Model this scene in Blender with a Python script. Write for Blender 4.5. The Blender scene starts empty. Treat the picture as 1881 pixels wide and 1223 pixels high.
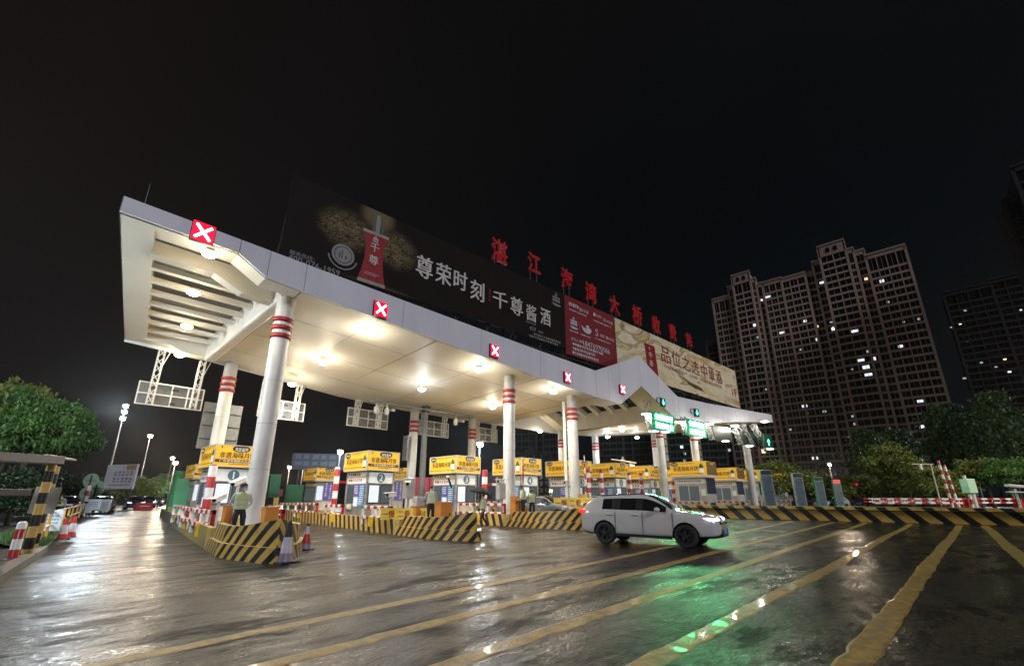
import bpy, bmesh, math, random
import numpy as np
from mathutils import Vector, Matrix
random.seed(7); rng = np.random.default_rng(7)
R = math.radians
SC = bpy.context.scene
COL = SC.collection

# ------------------------------------------------------------------ camera, world, sky glow, exposure
EYE = Vector((0, 0, 1.55)); PITCH = math.atan(241/810); YAW = R(-47)
cam = bpy.data.objects.new('camera', bpy.data.cameras.new('camera')); COL.objects.link(cam)
cam.location = EYE; cam.rotation_euler = (math.pi/2 + PITCH, 0, YAW)
cam.data.sensor_width = 36; cam.data.lens = 810/1881*36; cam.data.shift_y = 60.5/1881
cam.data.clip_end = 3000; cam.data.clip_start = .05
SC.camera = cam
W = bpy.data.worlds.new('World'); SC.world = W; W.use_nodes = True
_n = W.node_tree.nodes; _l = W.node_tree.links
_bg = _n['Background']; _bg.inputs[1].default_value = 1.0
_tc = _n.new('ShaderNodeTexCoord'); _nz = _n.new('ShaderNodeTexNoise'); _nz.inputs['Scale'].default_value = 1.6; _nz.inputs['Detail'].default_value = 4
_sx = _n.new('ShaderNodeSeparateXYZ'); _mr = _n.new('ShaderNodeMapRange'); _mr.inputs[1].default_value = -.2; _mr.inputs[2].default_value = .9
_mx = _n.new('ShaderNodeMix'); _mx.data_type = 'RGBA'; _mx.inputs[6].default_value = (.0075, .0056, .0048, 1); _mx.inputs[7].default_value = (.0022, .0032, .0042, 1)
_m2 = _n.new('ShaderNodeMix'); _m2.data_type = 'RGBA'; _m2.blend_type = 'MULTIPLY'; _m2.inputs[0].default_value = .5
_rp = _n.new('ShaderNodeMapRange'); _rp.inputs[1].default_value = .3; _rp.inputs[2].default_value = .7; _rp.inputs[3].default_value = .55; _rp.inputs[4].default_value = 1.35
_l.new(_tc.outputs['Generated'], _nz.inputs['Vector']); _l.new(_tc.outputs['Generated'], _sx.inputs[0]); _l.new(_sx.outputs[0], _mr.inputs[0])
_l.new(_mr.outputs[0], _mx.inputs[0]); _l.new(_mx.outputs[2], _m2.inputs[6]); _l.new(_nz.outputs['Fac'], _rp.inputs[0]); _l.new(_rp.outputs[0], _m2.inputs[7]); _l.new(_m2.outputs[2], _bg.inputs[0])
# the glow of the lit city behind the camera, low in the sky
_s = bpy.data.lights.new('sun', 'SUN'); sun = bpy.data.objects.new('sun', _s); COL.objects.link(sun)
_s.energy = 1.3; _s.angle = R(14); _s.color = (.86, .87, 1.0)
sun.rotation_euler = Vector((.30, 1.0, -.50)).to_track_quat('-Z', 'Y').to_euler(); sun.location = (0, -30, 30)
SC.view_settings.view_transform = 'Standard'; SC.view_settings.look = 'None'; SC.view_settings.exposure = 0.0; SC.view_settings.gamma = 1
SC.render.engine = 'CYCLES'
SC.cycles.use_denoising = True
try: SC.cycles.denoiser = 'OPENIMAGEDENOISE'
except Exception: pass
SC.cycles.max_bounces = 5; SC.cycles.diffuse_bounces = 3; SC.cycles.glossy_bounces = 3; SC.cycles.transmission_bounces = 3; SC.cycles.transparent_max_bounces = 6
SC.cycles.sample_clamp_indirect = 30; SC.cycles.sample_clamp_direct = 0; SC.cycles.caustics_reflective = False; SC.cycles.caustics_refractive = False

# ------------------------------------------------------------------ a pixel of the photograph to a point of the place
_CP, _SP, _CY, _SY = math.cos(PITCH), math.sin(PITCH), math.sin(R(47)), math.cos(R(47))
def ray(px, py):
    x = (px-940.5)/810; y = -(py-671.5)/810
    u, v, w = x, _CP - y*_SP, _SP + y*_CP
    return Vector((v*_CY + u*_SY, v*_SY - u*_CY, w))
def PZ(px, py, z=0):
    r = ray(px, py); return EYE + r*((z-EYE.z)/r.z)
def PB(px, py, b):
    r = ray(px, py); return EYE + r*(b/r.y)
def PA(px, py, a):
    r = ray(px, py); return EYE + r*(a/r.x)
def PD(px, py, d):
    r = ray(px, py); return EYE + r*(d/(r.x*_CY + r.y*_SY))

# ------------------------------------------------------------------ materials
MATS = {}
def N(t, typ, **kw):
    n = t.nodes.new('ShaderNode'+typ)
    for k, v in kw.items():
        if k in n.inputs: n.inputs[k].default_value = v
        else: setattr(n, k, v)
    return n
def mat(name, col, rough=.5, metal=0., emit=None, es=0., var=.18, scale=2.5, bump=0., bscale=40., spec=.5, coat=0., stretch=None, rvar=.12):
    if name in MATS: return MATS[name]
    m = bpy.data.materials.new(name); m.use_nodes = True; t = m.node_tree; L = t.links.new
    b = t.nodes['Principled BSDF']
    b.inputs['Metallic'].default_value = metal; b.inputs['Specular IOR Level'].default_value = spec
    if coat: b.inputs['Coat Weight'].default_value = coat; b.inputs['Coat Roughness'].default_value = .08
    tc = N(t, 'TexCoord'); mp = N(t, 'Mapping')
    if stretch: mp.inputs['Scale'].default_value = stretch
    L(tc.outputs['Object'], mp.inputs['Vector'])
    nz = N(t, 'TexNoise', Scale=scale, Detail=6., Roughness=.62); L(mp.outputs[0], nz.inputs['Vector'])
    mr = N(t, 'MapRange'); mr.inputs[1].default_value = .3; mr.inputs[2].default_value = .7; mr.inputs[3].default_value = 1-var; mr.inputs[4].default_value = 1+var*.5
    L(nz.outputs['Fac'], mr.inputs[0])
    mx = N(t, 'Mix', data_type='RGBA', blend_type='MULTIPLY'); mx.inputs[0].default_value = 1
    mx.inputs[6].default_value = (*col, 1); L(mr.outputs[0], mx.inputs[7]); L(mx.outputs[2], b.inputs['Base Color'])
    rr = N(t, 'MapRange'); rr.inputs[1].default_value = .3; rr.inputs[2].default_value = .7; rr.inputs[3].default_value = max(.03, rough-rvar); rr.inputs[4].default_value = min(1, rough+rvar)
    L(nz.outputs['Fac'], rr.inputs[0]); L(rr.outputs[0], b.inputs['Roughness'])
    if emit: b.inputs['Emission Color'].default_value = (*emit, 1); b.inputs['Emission Strength'].default_value = es
    if bump:
        bn = N(t, 'TexNoise', Scale=bscale, Detail=3.); L(tc.outputs['Object'], bn.inputs['Vector'])
        bp = N(t, 'Bump', Strength=bump, Distance=.02); L(bn.outputs['Fac'], bp.inputs['Height']); L(bp.outputs[0], b.inputs['Normal'])
    MATS[name] = m; return m
def glow(name, col, s):
    return mat(name, tuple(min(1, c) for c in col), .4, emit=col, es=s, var=.02)
def band(name, axis, period, c1, c2, duty=.5, off=0., rough=.4, slant=(0, 0, 0), uv=False, k=0., es=0.):
    """painted bands: along an object axis, or along the wall's own length with a lean (uv)"""
    if name in MATS: return MATS[name]
    m = mat(name, (1, 1, 1), rough, bump=.08, bscale=60); t = m.node_tree; L = t.links.new
    mx0 = [n for n in t.nodes if n.type == 'MIX'][0]
    tc = [n for n in t.nodes if n.type == 'TEX_COORD'][0]
    sp = N(t, 'SeparateXYZ'); L(tc.outputs['UV' if uv else 'Object'], sp.inputs[0])
    if uv:
        a = N(t, 'Math', operation='MULTIPLY_ADD'); L(sp.outputs[1], a.inputs[0]); a.inputs[1].default_value = k; L(sp.outputs[0], a.inputs[2]); src = a.outputs[0]
    else: src = sp.outputs[axis]
    wb = N(t, 'TexNoise', Scale=9.); L(tc.outputs['Object'], wb.inputs['Vector'])
    w2 = N(t, 'Math', operation='MULTIPLY_ADD'); L(wb.outputs['Fac'], w2.inputs[0]); w2.inputs[1].default_value = period*.05; L(src, w2.inputs[2])
    d = N(t, 'Math', operation='MULTIPLY_ADD'); L(w2.outputs[0], d.inputs[0]); d.inputs[1].default_value = 1/period; d.inputs[2].default_value = off+100
    f = N(t, 'Math', operation='FRACT'); L(d.outputs[0], f.inputs[0])
    c = N(t, 'Math', operation='LESS_THAN'); L(f.outputs[0], c.inputs[0]); c.inputs[1].default_value = duty
    mx = N(t, 'Mix', data_type='RGBA'); mx.inputs[6].default_value = (*c2, 1); mx.inputs[7].default_value = (*c1, 1); L(c.outputs[0], mx.inputs[0])
    L(mx.outputs[2], mx0.inputs[6]); return m

# ------------------------------------------------------------------ mesh collector
FONT_CACHE = {}
def text_mesh(s, bold):
    k = (s, bold)
    if k in FONT_CACHE: return FONT_CACHE[k]
    cu = bpy.data.curves.new('lettering', 'FONT'); cu.body = s; cu.size = 1; cu.align_x = 'CENTER'; cu.align_y = 'CENTER'
    cu.offset = bold; cu.resolution_u = 2; cu.fill_mode = 'FRONT'
    o = bpy.data.objects.new('lettering', cu); COL.objects.link(o)
    dg = bpy.context.evaluated_depsgraph_get(); me = bpy.data.meshes.new_from_object(o.evaluated_get(dg))
    v = np.array([x.co[:] for x in me.vertices]).reshape(-1, 3); f = [tuple(p.vertices) for p in me.polygons]
    bpy.data.objects.remove(o); bpy.data.curves.remove(cu); bpy.data.meshes.remove(me)
    if len(v):
        lo, hi = v.min(0), v.max(0); v = v - (lo+hi)/2
    FONT_CACHE[k] = (v, f); return v, f
class MB:
    def __init__(s): s.v = []; s.f = []; s.m = []; s.s = []; s.uv = {}
    def add(s, vs, fs, m=0, smooth=False, M=None, uvs=None):
        o = len(s.v)
        for p in vs:
            p = Vector(p)
            s.v.append(M @ p if M is not None else p)
        for i, f in enumerate(fs):
            if uvs: s.uv[len(s.f)] = uvs[i]
            s.f.append(tuple(j+o for j in f)); s.m.append(m); s.s.append(smooth)
        return s
    def box(s, x0, x1, y0, y1, z0, z1, m=0, M=None):
        vs = [(x0, y0, z0), (x1, y0, z0), (x1, y1, z0), (x0, y1, z0), (x0, y0, z1), (x1, y0, z1), (x1, y1, z1), (x0, y1, z1)]
        return s.add(vs, [(0, 3, 2, 1), (4, 5, 6, 7), (0, 1, 5, 4), (1, 2, 6, 5), (2, 3, 7, 6), (3, 0, 4, 7)], m, False, M)
    def bar(s, p, q, w, h=None, m=0, up=(0, 0, 1)):
        p, q = Vector(p), Vector(q); h = h or w; d = (q-p).normalized(); u = Vector(up)
        if abs(d.dot(u)) > .98: u = Vector((0, 1, 0))
        x = d.cross(u).normalized(); y = x.cross(d).normalized(); L = []
        for c in (p, q):
            for a, b in ((-1, -1), (1, -1), (1, 1), (-1, 1)): L.append(c + x*(a*w/2) + y*(b*h/2))
        return s.add(L, [(0, 1, 2, 3), (7, 6, 5, 4), (0, 4, 5, 1), (1, 5, 6, 2), (2, 6, 7, 3), (3, 7, 4, 0)], m)
    def cyl(s, p, q, r0, r1=None, n=16, m=0, caps=True, smooth=True):
        p, q = Vector(p), Vector(q); r1 = r0 if r1 is None else r1; d = (q-p).normalized(); u = Vector((0, 0, 1)) if abs(d.z) < .9 else Vector((1, 0, 0))
        x = d.cross(u).normalized(); y = d.cross(x).normalized(); L = []
        for c, r in ((p, r0), (q, r1)):
            for i in range(n):
                a = 2*math.pi*i/n; L.append(c + x*(r*math.cos(a)) + y*(r*math.sin(a)))
        s.add(L, [(i, i+n, (i+1) % n+n, (i+1) % n) for i in range(n)], m, smooth)
        if caps: s.add(L, [tuple(range(n)), tuple(reversed(range(n, 2*n)))], m)
        return s
    def lathe(s, c, prof, n=24, m=0, smooth=True):
        c = Vector(c); L = []
        for r, z in prof:
            for i in range(n):
                a = 2*math.pi*i/n; L.append(c + Vector((r*math.cos(a), r*math.sin(a), z)))
        F = [(j*n+i, j*n+(i+1) % n, (j+1)*n+(i+1) % n, (j+1)*n+i) for j in range(len(prof)-1) for i in range(n)]
        s.add(L, F, m, smooth)
        if prof[0][0] > 1e-4: s.add(L[:n], [tuple(reversed(range(n)))], m)
        if prof[-1][0] > 1e-4: s.add(L[-n:], [tuple(range(n))], m)
        return s
    def ball(s, c, rx, ry=None, rz=None, n=14, k=9, m=0):
        ry = ry or rx; rz = rz or rx; c = Vector(c); L = [c+Vector((0, 0, -rz))]
        for j in range(1, k):
            t = -math.pi/2 + math.pi*j/k
            for i in range(n):
                a = 2*math.pi*i/n; L.append(c + Vector((rx*math.cos(t)*math.cos(a), ry*math.cos(t)*math.sin(a), rz*math.sin(t))))
        L.append(c+Vector((0, 0, rz))); T = len(L)-1
        F = [(0, 1+(i+1) % n, 1+i) for i in range(n)]
        for j in range(k-2):
            for i in range(n): F.append((1+j*n+i, 1+j*n+(i+1) % n, 1+(j+1)*n+(i+1) % n, 1+(j+1)*n+i))
        F += [(1+(k-2)*n+i, 1+(k-2)*n+(i+1) % n, T) for i in range(n)]
        return s.add(L, F, m, True)
    def poly(s, pts, d, m=0, M=None):
        """flat outline in local x-y pushed d along local z"""
        n = len(pts); L = [(x, y, 0) for x, y in pts] + [(x, y, d) for x, y in pts]
        return s.add(L, [tuple(reversed(range(n))), tuple(range(n, 2*n))] + [(i, (i+1) % n, (i+1) % n+n, i+n) for i in range(n)], m, False, M)
    def text(s, t, M, size, m=0, bold=0., w=None, h=None, lift=0.):
        v, f = text_mesh(t, .0)
        if not len(v): return s
        ext = v.max(0)-v.min(0); sx = size if w is None else w/max(ext[0], 1e-6); sy = size if h is None else h/max(ext[1], 1e-6)
        if w is not None and h is None: sy = sx
        if h is not None and w is None: sx = sy
        for k, dx in enumerate((0,) if bold < .006 else (-bold, bold, 0)): s.add([((p[0]+dx*.8)*sx, (p[1]+(dx*.5 if k else 0))*sy, lift+k*.0012) for p in v], f, m, False, M)
        return s
    def rows(s, M, w, h, n, m=0, fill=.5, cells=14, lift=0.):
        """lines of print too small to read: a row of small uneven blocks each"""
        for r in range(n):
            y1 = h/2 - h*r/n; y0 = y1 - h/n*fill; x = -w/2; end = w/2*random.uniform(.55, 1) if r == n-1 else w/2
            cw = w/cells
            while x < end-.3*cw:
                ww = cw*random.uniform(.55, .85); yy = y0 + (y1-y0)*random.uniform(0, .2)
                if random.random() < .5: L = [(x, yy), (x+ww, yy), (x+ww, y1), (x, y1)]; s.add([(a, b, lift) for a, b in L], [(0, 1, 2, 3)], m, False, M)
                else:
                    hm = (yy+y1)/2
                    for a0, a1, b0, b1 in ((x, x+ww, hm+.12*(y1-yy), y1), (x+.1*ww, x+.45*ww, yy, hm), (x+.6*ww, x+ww, yy, hm)):
                        s.add([(a0, b0, lift), (a1, b0, lift), (a1, b1, lift), (a0, b1, lift)], [(0, 1, 2, 3)], m, False, M)
                x += cw
        return s
    def build(s, name, mats, parent=None, label=None, bevel=0., loc=None):
        me = bpy.data.meshes.new(name); me.from_pydata([tuple(p) for p in s.v], [], s.f); me.validate(clean_customdata=False)
        if not isinstance(mats, (list, tuple)): mats = [mats]
        for x in mats: me.materials.append(x)
        if len(me.polygons) == len(s.f):
            me.polygons.foreach_set('material_index', s.m); me.polygons.foreach_set('use_smooth', s.s)
            if s.uv:
                ul = me.uv_layers.new(name='UVMap')
                for fi, co in s.uv.items():
                    for k, li in enumerate(me.polygons[fi].loop_indices): ul.data[li].uv = co[k]
        me.update(); o = bpy.data.objects.new(name, me); COL.objects.link(o)
        if parent is not None: o.parent = parent
        if loc is not None: o.location = loc
        if label: o['label'] = label
        if bevel:
            b = o.modifiers.new('bevel', 'BEVEL'); b.width = bevel; b.segments = 2; b.limit_method = 'ANGLE'; b.angle_limit = R(40)
        return o
def tag(o, label, cat, group=None, kind=None):
    if label: o['label'] = label
    if cat: o['category'] = cat
    if group: o['group'] = group
    if kind: o['kind'] = kind
    return o
def thing(name, label, cat, loc=(0, 0, 0), rz=0., group=None, scale=1.):
    o = bpy.data.objects.new(name, None); COL.objects.link(o); o.location = loc; o.rotation_euler = (0, 0, rz); o.empty_display_size = .2
    if scale != 1.: o.scale = (scale,)*3
    return tag(o, label, cat, group)
def dup(root, loc, rz=0., label=None, scale=None, group=None):
    def cp(o, par):
        c = o.copy(); COL.objects.link(c)
        if par is not None: c.parent = par
        for ch in o.children: cp(ch, c)
        return c
    r = cp(root, None); r.location = loc; r.rotation_euler = (0, 0, rz)
    if scale is not None: r.scale = (scale,)*3
    if label: r['label'] = label
    if group: r['group'] = group
    return r
def FRONT(x, y, z, rz=0.):     # a frame whose local x-y is a wall facing -y, turned rz about the vertical
    return Matrix.Translation((x, y, z)) @ Matrix.Rotation(rz, 4, 'Z') @ Matrix.Rotation(math.pi/2, 4, 'X')
def structure(o): o['kind'] = 'structure'; return o

YEL = (.60, .38, .085); BLK = (.018, .017, .016); RED = (.42, .018, .02); WHT = (.74, .73, .70)
m_white = mat('white_paint', (.74, .73, .70), .38, var=.12, scale=1.2)
m_fascia = mat('fascia_panel', (.70, .71, .76), .42, var=.10, scale=.5, stretch=(1, 1, .25))
m_soffit = mat('soffit_panel', (.74, .71, .63), .5, var=.10, scale=.35, bump=.02, bscale=8)
m_black = mat('black_rubber', (.014, .014, .015), .55)
m_dark = mat('dark_metal', (.05, .052, .055), .45, .4)
m_steel = mat('stainless_steel', (.50, .49, .46), .34, .75, stretch=(1, 1, 6), var=.25)
m_galv = mat('galvanised_steel', (.27, .275, .28), .45, .5, var=.3, scale=5)
m_red = mat('red_paint', RED, .35)
m_yellow = mat('yellow_paint', YEL, .42, bump=.05)
m_glass_dark = mat('dark_glass', (.02, .024, .028), .06, var=.05, spec=.7, rvar=.02)
m_orange = mat('orange_cabinet', (.62, .25, .05), .4, bump=.03)
m_green = mat('green_sheet', (.10, .40, .20), .45, var=.25, scale=1.5)
m_greylight = mat('pale_grey', (.48, .48, .46), .45)
m_conc = mat('concrete', (.25, .24, .22), .7, var=.35, bump=.2)
# ------------------------------------------------------------------ ground, wet plaza, verge
def lerp(x, pts):
    if x <= pts[0][0]: return pts[0][1]
    for (a, u), (b, v) in zip(pts, pts[1:]):
        if x <= b: return u + (v-u)*(x-a)/(b-a)
    return pts[-1][1]
def sheet(name, pts, z, m):
    mb = MB(); mb.add([(x, y, z) for x, y in pts], [tuple(range(len(pts)))]); return structure(mb.build(name, m))
def wet_concrete():
    m = bpy.data.materials.new('wet_concrete'); m.use_nodes = True; t = m.node_tree; L = t.links.new; b = t.nodes['Principled BSDF']
    tc = N(t, 'TexCoord'); S = lambda sc, **k: (lambda mp: (setattr(mp.inputs['Scale'], 'default_value', sc), L(tc.outputs['Object'], mp.inputs['Vector']), mp.outputs[0])[2])(N(t, 'Mapping'))
    def noise(sc, scale, det=5., rough=.6):
        n = N(t, 'TexNoise', Scale=scale, Detail=det, Roughness=rough); L(S(sc), n.inputs['Vector']); return n.outputs['Fac']
    def rng_(src, a, b_, c, d):
        n = N(t, 'MapRange'); L(src, n.inputs[0])
        for i, v in enumerate((a, b_, c, d)): n.inputs[i+1].default_value = v
        return n.outputs[0]
    def math_(op, x, y):
        n = N(t, 'Math', operation=op)
        for i, v in enumerate((x, y)):
            if hasattr(v, 'links'): L(v, n.inputs[i])
            else: n.inputs[i].default_value = v
        return n.outputs[0]
    big = noise((1, 1, 1), .16, 4); streak = noise((.55, 1.6, 1), 1.05, 9, .74); blotch = noise((.35, .8, 1), .55, 8, .66); fine = noise((1, 1, 1), 26., 4, .7)
    grit = noise((1, 1, 1), 95., 2)
    worn = rng_(streak, .505, .55, 0, 1)                          # worn dark patches dragged along the lanes' stop lines
    worn = math_('MULTIPLY', worn, rng_(blotch, .40, .50, 0, 1))
    sp = N(t, 'SeparateXYZ'); L(tc.outputs['Object'], sp.inputs[0])
    def joint(out, per, off, w):
        f = math_('FRACT', math_('ADD', math_('MULTIPLY', out, 1/per), off), 0); d = math_('ABSOLUTE', math_('SUBTRACT', f, .5), 0)
        return math_('LESS_THAN', d, w/per)
    wob = math_('MULTIPLY_ADD', fine, .05); xw = math_('ADD', sp.outputs[0], math_('MULTIPLY', blotch, .10)); yw = math_('ADD', sp.outputs[1], math_('MULTIPLY', blotch, .14))
    jt = math_('MAXIMUM', joint(xw, 4.1, 100.36, .010), joint(yw, 5.3, 100.1, .012))
    base = N(t, 'Mix', data_type='RGBA'); base.inputs[6].default_value = (.005, .0048, .0042, 1); base.inputs[7].default_value = (.027, .0245, .0195, 1); L(rng_(fine, .36, .64, 0, 1), base.inputs[0])
    b2 = N(t, 'Mix', data_type='RGBA', blend_type='MULTIPLY'); b2.inputs[0].default_value = 1; L(base.outputs[2], b2.inputs[6]); L(rng_(big, .35, .65, .7, 1.15), b2.inputs[7])
    b3 = N(t, 'Mix', data_type='RGBA'); b3.inputs[7].default_value = (.010, .0095, .009, 1); L(b2.outputs[2], b3.inputs[6]); L(math_('MULTIPLY', worn, .92), b3.inputs[0])
    b4 = N(t, 'Mix', data_type='RGBA'); b4.inputs[7].default_value = (.012, .012, .012, 1); L(b3.outputs[2], b4.inputs[6]); L(math_('MULTIPLY', jt, .8), b4.inputs[0])
    L(b4.outputs[2], b.inputs['Base Color'])
    L(rng_(streak, .3, .7, .34, .5), b.inputs['Roughness']); L(rng_(worn, 0, 1, .22, .05), b.inputs['Specular IOR Level'])
    puddle = rng_(noise((.30, .7, 1), .42, 5, .55), .56, .70, 0, 1)
    sheen = rng_(noise((.20, .62, 1), .95, 7, .66), .42, .58, 0, 1)
    cw = math_('MULTIPLY', math_('MAXIMUM', math_('MULTIPLY', rng_(sheen, 0, 1, .14, 1.), rng_(worn, 0, 1, 1, .10)), puddle), rng_(noise((.8, 1, 1), 24., 3, .75), .40, .60, .25, 1.))
    L(cw, b.inputs['Coat Weight']); L(rng_(math_('MAXIMUM', sheen, puddle), 0, 1, .13, .035), b.inputs['Coat Roughness']); b.inputs['Coat IOR'].default_value = 1.7
    # saw-cut grooves, trowel waves and grit
    gr = math_('SINE', math_('MULTIPLY', math_('ADD', sp.outputs[0], math_('MULTIPLY', sp.outputs[1], -.05)), 2*math.pi/.064), 0)
    grm = rng_(sp.outputs[0], 2.0, 6., 0., 1.); grh = math_('MULTIPLY', math_('MULTIPLY', gr, grm), .0009)
    wave = noise((.72, 1, 1), 4.6, 4, .62); med = noise((.7, 1, 1), 13., 3, .6); pk = rng_(puddle, 0, 1, 1.0, .30)
    h = math_('ADD', grh, math_('ADD', math_('MULTIPLY', wave, .050), math_('ADD', math_('MULTIPLY', fine, .008), math_('MULTIPLY', grit, .003))))
    bp = N(t, 'Bump', Strength=.9, Distance=1.0); L(h, bp.inputs['Height']); L(bp.outputs[0], b.inputs['Normal'])
    left = rng_(sp.outputs[0], 1., 5., 1.35, 1.); h2 = math_('ADD', grh, math_('MULTIPLY', math_('MULTIPLY', pk, left), math_('ADD', math_('MULTIPLY', wave, .020), math_('ADD', math_('MULTIPLY', med, .012), math_('MULTIPLY', fine, .0020)))))
    bq = N(t, 'Bump', Strength=.9, Distance=1.0); L(h2, bq.inputs['Height']); L(bq.outputs[0], b.inputs['Coat Normal'])
    return m
m_wet = wet_concrete()
m_soil = mat('dark_ground', (.045, .044, .04), .6, var=.4, scale=.3, bump=.3, bscale=6)
m_pave = mat('wet_paving', (.13, .115, .10), .35, var=.4, scale=1.2, bump=.25, bscale=14, coat=.5)
sheet('ground', [(-900, -700), (1600, -700), (1600, 1600), (-900, 1600)], -.06, m_soil)
K0, K1, K2 = PZ(0, 1074), PZ(88, 1012), PZ(200, 938)
def kerb_a(b): return lerp(b, [(-40, -3.6), (K0.y, K0.x), (K1.y, K1.x), (30, 1.9), (60, 4.1), (150, 11)])
kb = [-40, K0.y, K1.y, 30, 60, 150]
sheet('road', [(kerb_a(b), b) for b in kb] + [(190, 150), (190, -40)], 0., m_wet)
mb = MB(); bs = [-6, 4, K0.y, 16, 18.5, K1.y]                       # raised pavement with its kerb, left
for b0, b1 in zip(bs, bs[1:]):
    a0, a1 = kerb_a(b0), kerb_a(b1)
    mb.add([(-14, b0, .14), (a0-.28, b0, .14), (a1-.28, b1, .14), (-14, b1, .14)], [(0, 1, 2, 3)])
mb.add([(-14, K1.y, .14), (kerb_a(K1.y)-.28, K1.y, .14), (kerb_a(K1.y)-.28, K1.y, -.05), (-14, K1.y, -.05)], [(0, 3, 2, 1)])
structure(mb.build('pavement', m_pave))
mb = MB()
for b0, b1 in zip(bs, bs[1:]):
    k = 6
    for i in range(k):
        c0, c1 = b0+(b1-b0)*i/k+.006, b0+(b1-b0)*(i+1)/k-.006
        a0, a1 = kerb_a(c0), kerb_a(c1)
        mb.add([(a0, c0, -.04), (a1, c1, -.04), (a1-.03, c1, .165), (a0-.03, c0, .165), (a0-.28, c0, .165), (a1-.28, c1, .165), (a1-.28, c1, .10), (a0-.28, c0, .10)], [(0, 1, 2, 3), (3, 2, 5, 4), (4, 5, 6, 7), (0, 3, 4, 7), (1, 6, 5, 2)])
structure(mb.build('kerb', mat('kerb_stone', (.22, .21, .19), .4, var=.3, coat=.4, bump=.2)))
mb = MB(); vb = [K1.y+.4, 26, 30, 40, 50, 62, 100]
for b0, b1 in zip(vb, vb[1:]): mb.add([(kerb_a(b0)-.2-1.9*min(1, (b0-vb[0])/6+.15), b0, .06), (kerb_a(b0)-.05, b0, .10), (kerb_a(b1)-.05, b1, .10), (kerb_a(b1)-2.1, b1, .06)], [(0, 1, 2, 3)])
structure(mb.build('lawn', mat('verge_soil', (.03, .05, .018), .8, var=.5, scale=6, bump=.4)))
V, F = [], []
for i in range(9000):
    b = K1.y+.6 + (rng.random()**1.6)*50; a = kerb_a(b) - .15 - rng.random()*1.75*min(1, (b-vb[0])/6+.15); h = .05+.10*rng.random(); t = rng.random()*6.28; w = .012+.0006*(b-20)
    dx, dy = math.cos(t)*w, math.sin(t)*w; o = len(V); lx, ly = rng.normal(0, .04), rng.normal(0, .04)
    V += [(a-dx, b-dy, .07), (a+dx, b+dy, .07), (a+lx, b+ly, .08+h)]; F.append((o, o+1, o+2))
mb = MB(); mb.add(V, F); g = mb.build('grass', mat('grass_blades', (.05, .13, .025), .6, var=.5, scale=2)); tag(g, 'wet green grass growing on the verge beside the left road', 'grass', kind='stuff')
sheet('side_road', [(-60, 15), (kerb_a(15)-4.5, 15), (kerb_a(40)-4.2, 40), (kerb_a(90)-4, 90), (-60, 110)], -.03, m_pave)

# yellow rumble strips: thick hand-laid paint, raised and ragged
m_strip = mat('thermoplastic_yellow', (.50, .32, .08), .45, var=.75, scale=5, bump=.6, bscale=22, coat=.25)
strips = [((9, -1.15), (37.8, -1.5), .32), ((1.5, 1.15), (37.4, -.5), .29), ((.5, 2.48), (37, 1.64), .27), ((-1.5, 3.8), (36.6, 3.76), .27), ((-2.5, 5.0), (36.5, 5.42), .27), ((-3, 6.1), (36.2, 7.65), .25)]
slab = ['at the right frame edge, nearest to the median wall corner', 'looking widest, running up to the middle of the striped median wall', 'third from the right along the striped median wall', 'passing through the green light reflection on the road', 'running just in front of the white car front wheel', 'farthest from us, passing under the white car']
for (p, q, w), lb in zip(strips, slab):
    p, q = Vector((*p, 0)), Vector((*q, 0)); d = (q-p).normalized(); n = Vector((-d.y, d.x, 0)); Ln = (q-p).length; x = 0; mb = MB(); pv = None; ph = random.random()*9
    while x < Ln:
        j0 = w*.5*(1+.10*math.sin(ph+x*.9)+random.uniform(-.12, .12)); j1 = w*.5*(1+.08*math.sin(2*ph+x*.7)+random.uniform(-.12, .12)); c = p + d*x + n*(.018*math.sin(ph+x*.35)+random.uniform(-.012, .012)); hz = .007+random.uniform(-.003, .003)
        cur = [c+n*j0+Vector((0, 0, .001)), c+n*(j0-.03)+Vector((0, 0, hz)), c-n*(j1-.03)+Vector((0, 0, hz)), c-n*j1+Vector((0, 0, .001))]
        if pv: mb.add(pv+cur, [(i, i+4, i+5, i+1) for i in range(3)], 0, False)
        pv = cur; x += random.uniform(.12, .34)
    tag(mb.build('rumble_strip', m_strip), 'yellow rumble strip '+lb, 'rumble strip', 'yellow rumble strips across the plaza')

# ------------------------------------------------------------------ the canopy
FA = [(.3, 18.2, 10.72, 11.3), (3.9, 18.25, 10.72, 11.3), (5.0, 18.27, 10.10, 11.3), (6.5, 18.3, 10.0, 11.3), (17, 18.4, 9.62, 11.3), (22, 18.4, 9.40, 11.3), (29.5, 18.35, 9.12, 11.3), (33.2, 18.25, 9.15, 12.75),
      (36.6, 18.0, 11.25, 14.15), (42.2, 17.6, 9.02, 11.75), (43.3, 17.5, 8.98, 11.3), (48.8, 16.5, 9.15, 11.3), (53.7, 15.25, 9.75, 11.3), (61.2, 13.3, 10.35, 11.3)]
fb = lambda a: lerp(a, [(x[0], x[1]) for x in FA]); fz = lambda a: lerp(a, [(x[0], x[2]) for x in FA]); ft = lambda a: lerp(a, [(x[0], x[3]) for x in FA])
bz = lambda a: lerp(a, [(.3, 10.1), (6.4, 9.75), (9, 9.55), (12.6, 9.1), (15.6, 8.85), (21, 8.6), (30, 8.65), (42, 8.8), (50, 9.25), (61, 10.2)])
bb = lambda a: lerp(a, [(0, 32), (42.5, 32.), (50, 31.9), (58, 27.7), (61.2, 25.5)])
def zs(a, b):
    t = (b-fb(a))/(bb(a)-fb(a)); return fz(a)*(1-t)+bz(a)*t
AL = lambda b: .3+.139*(b-18.2)
can = thing('toll_canopy', 'long white toll station canopy with a raised gable in its middle', 'canopy', (0, 0, 0))
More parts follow.
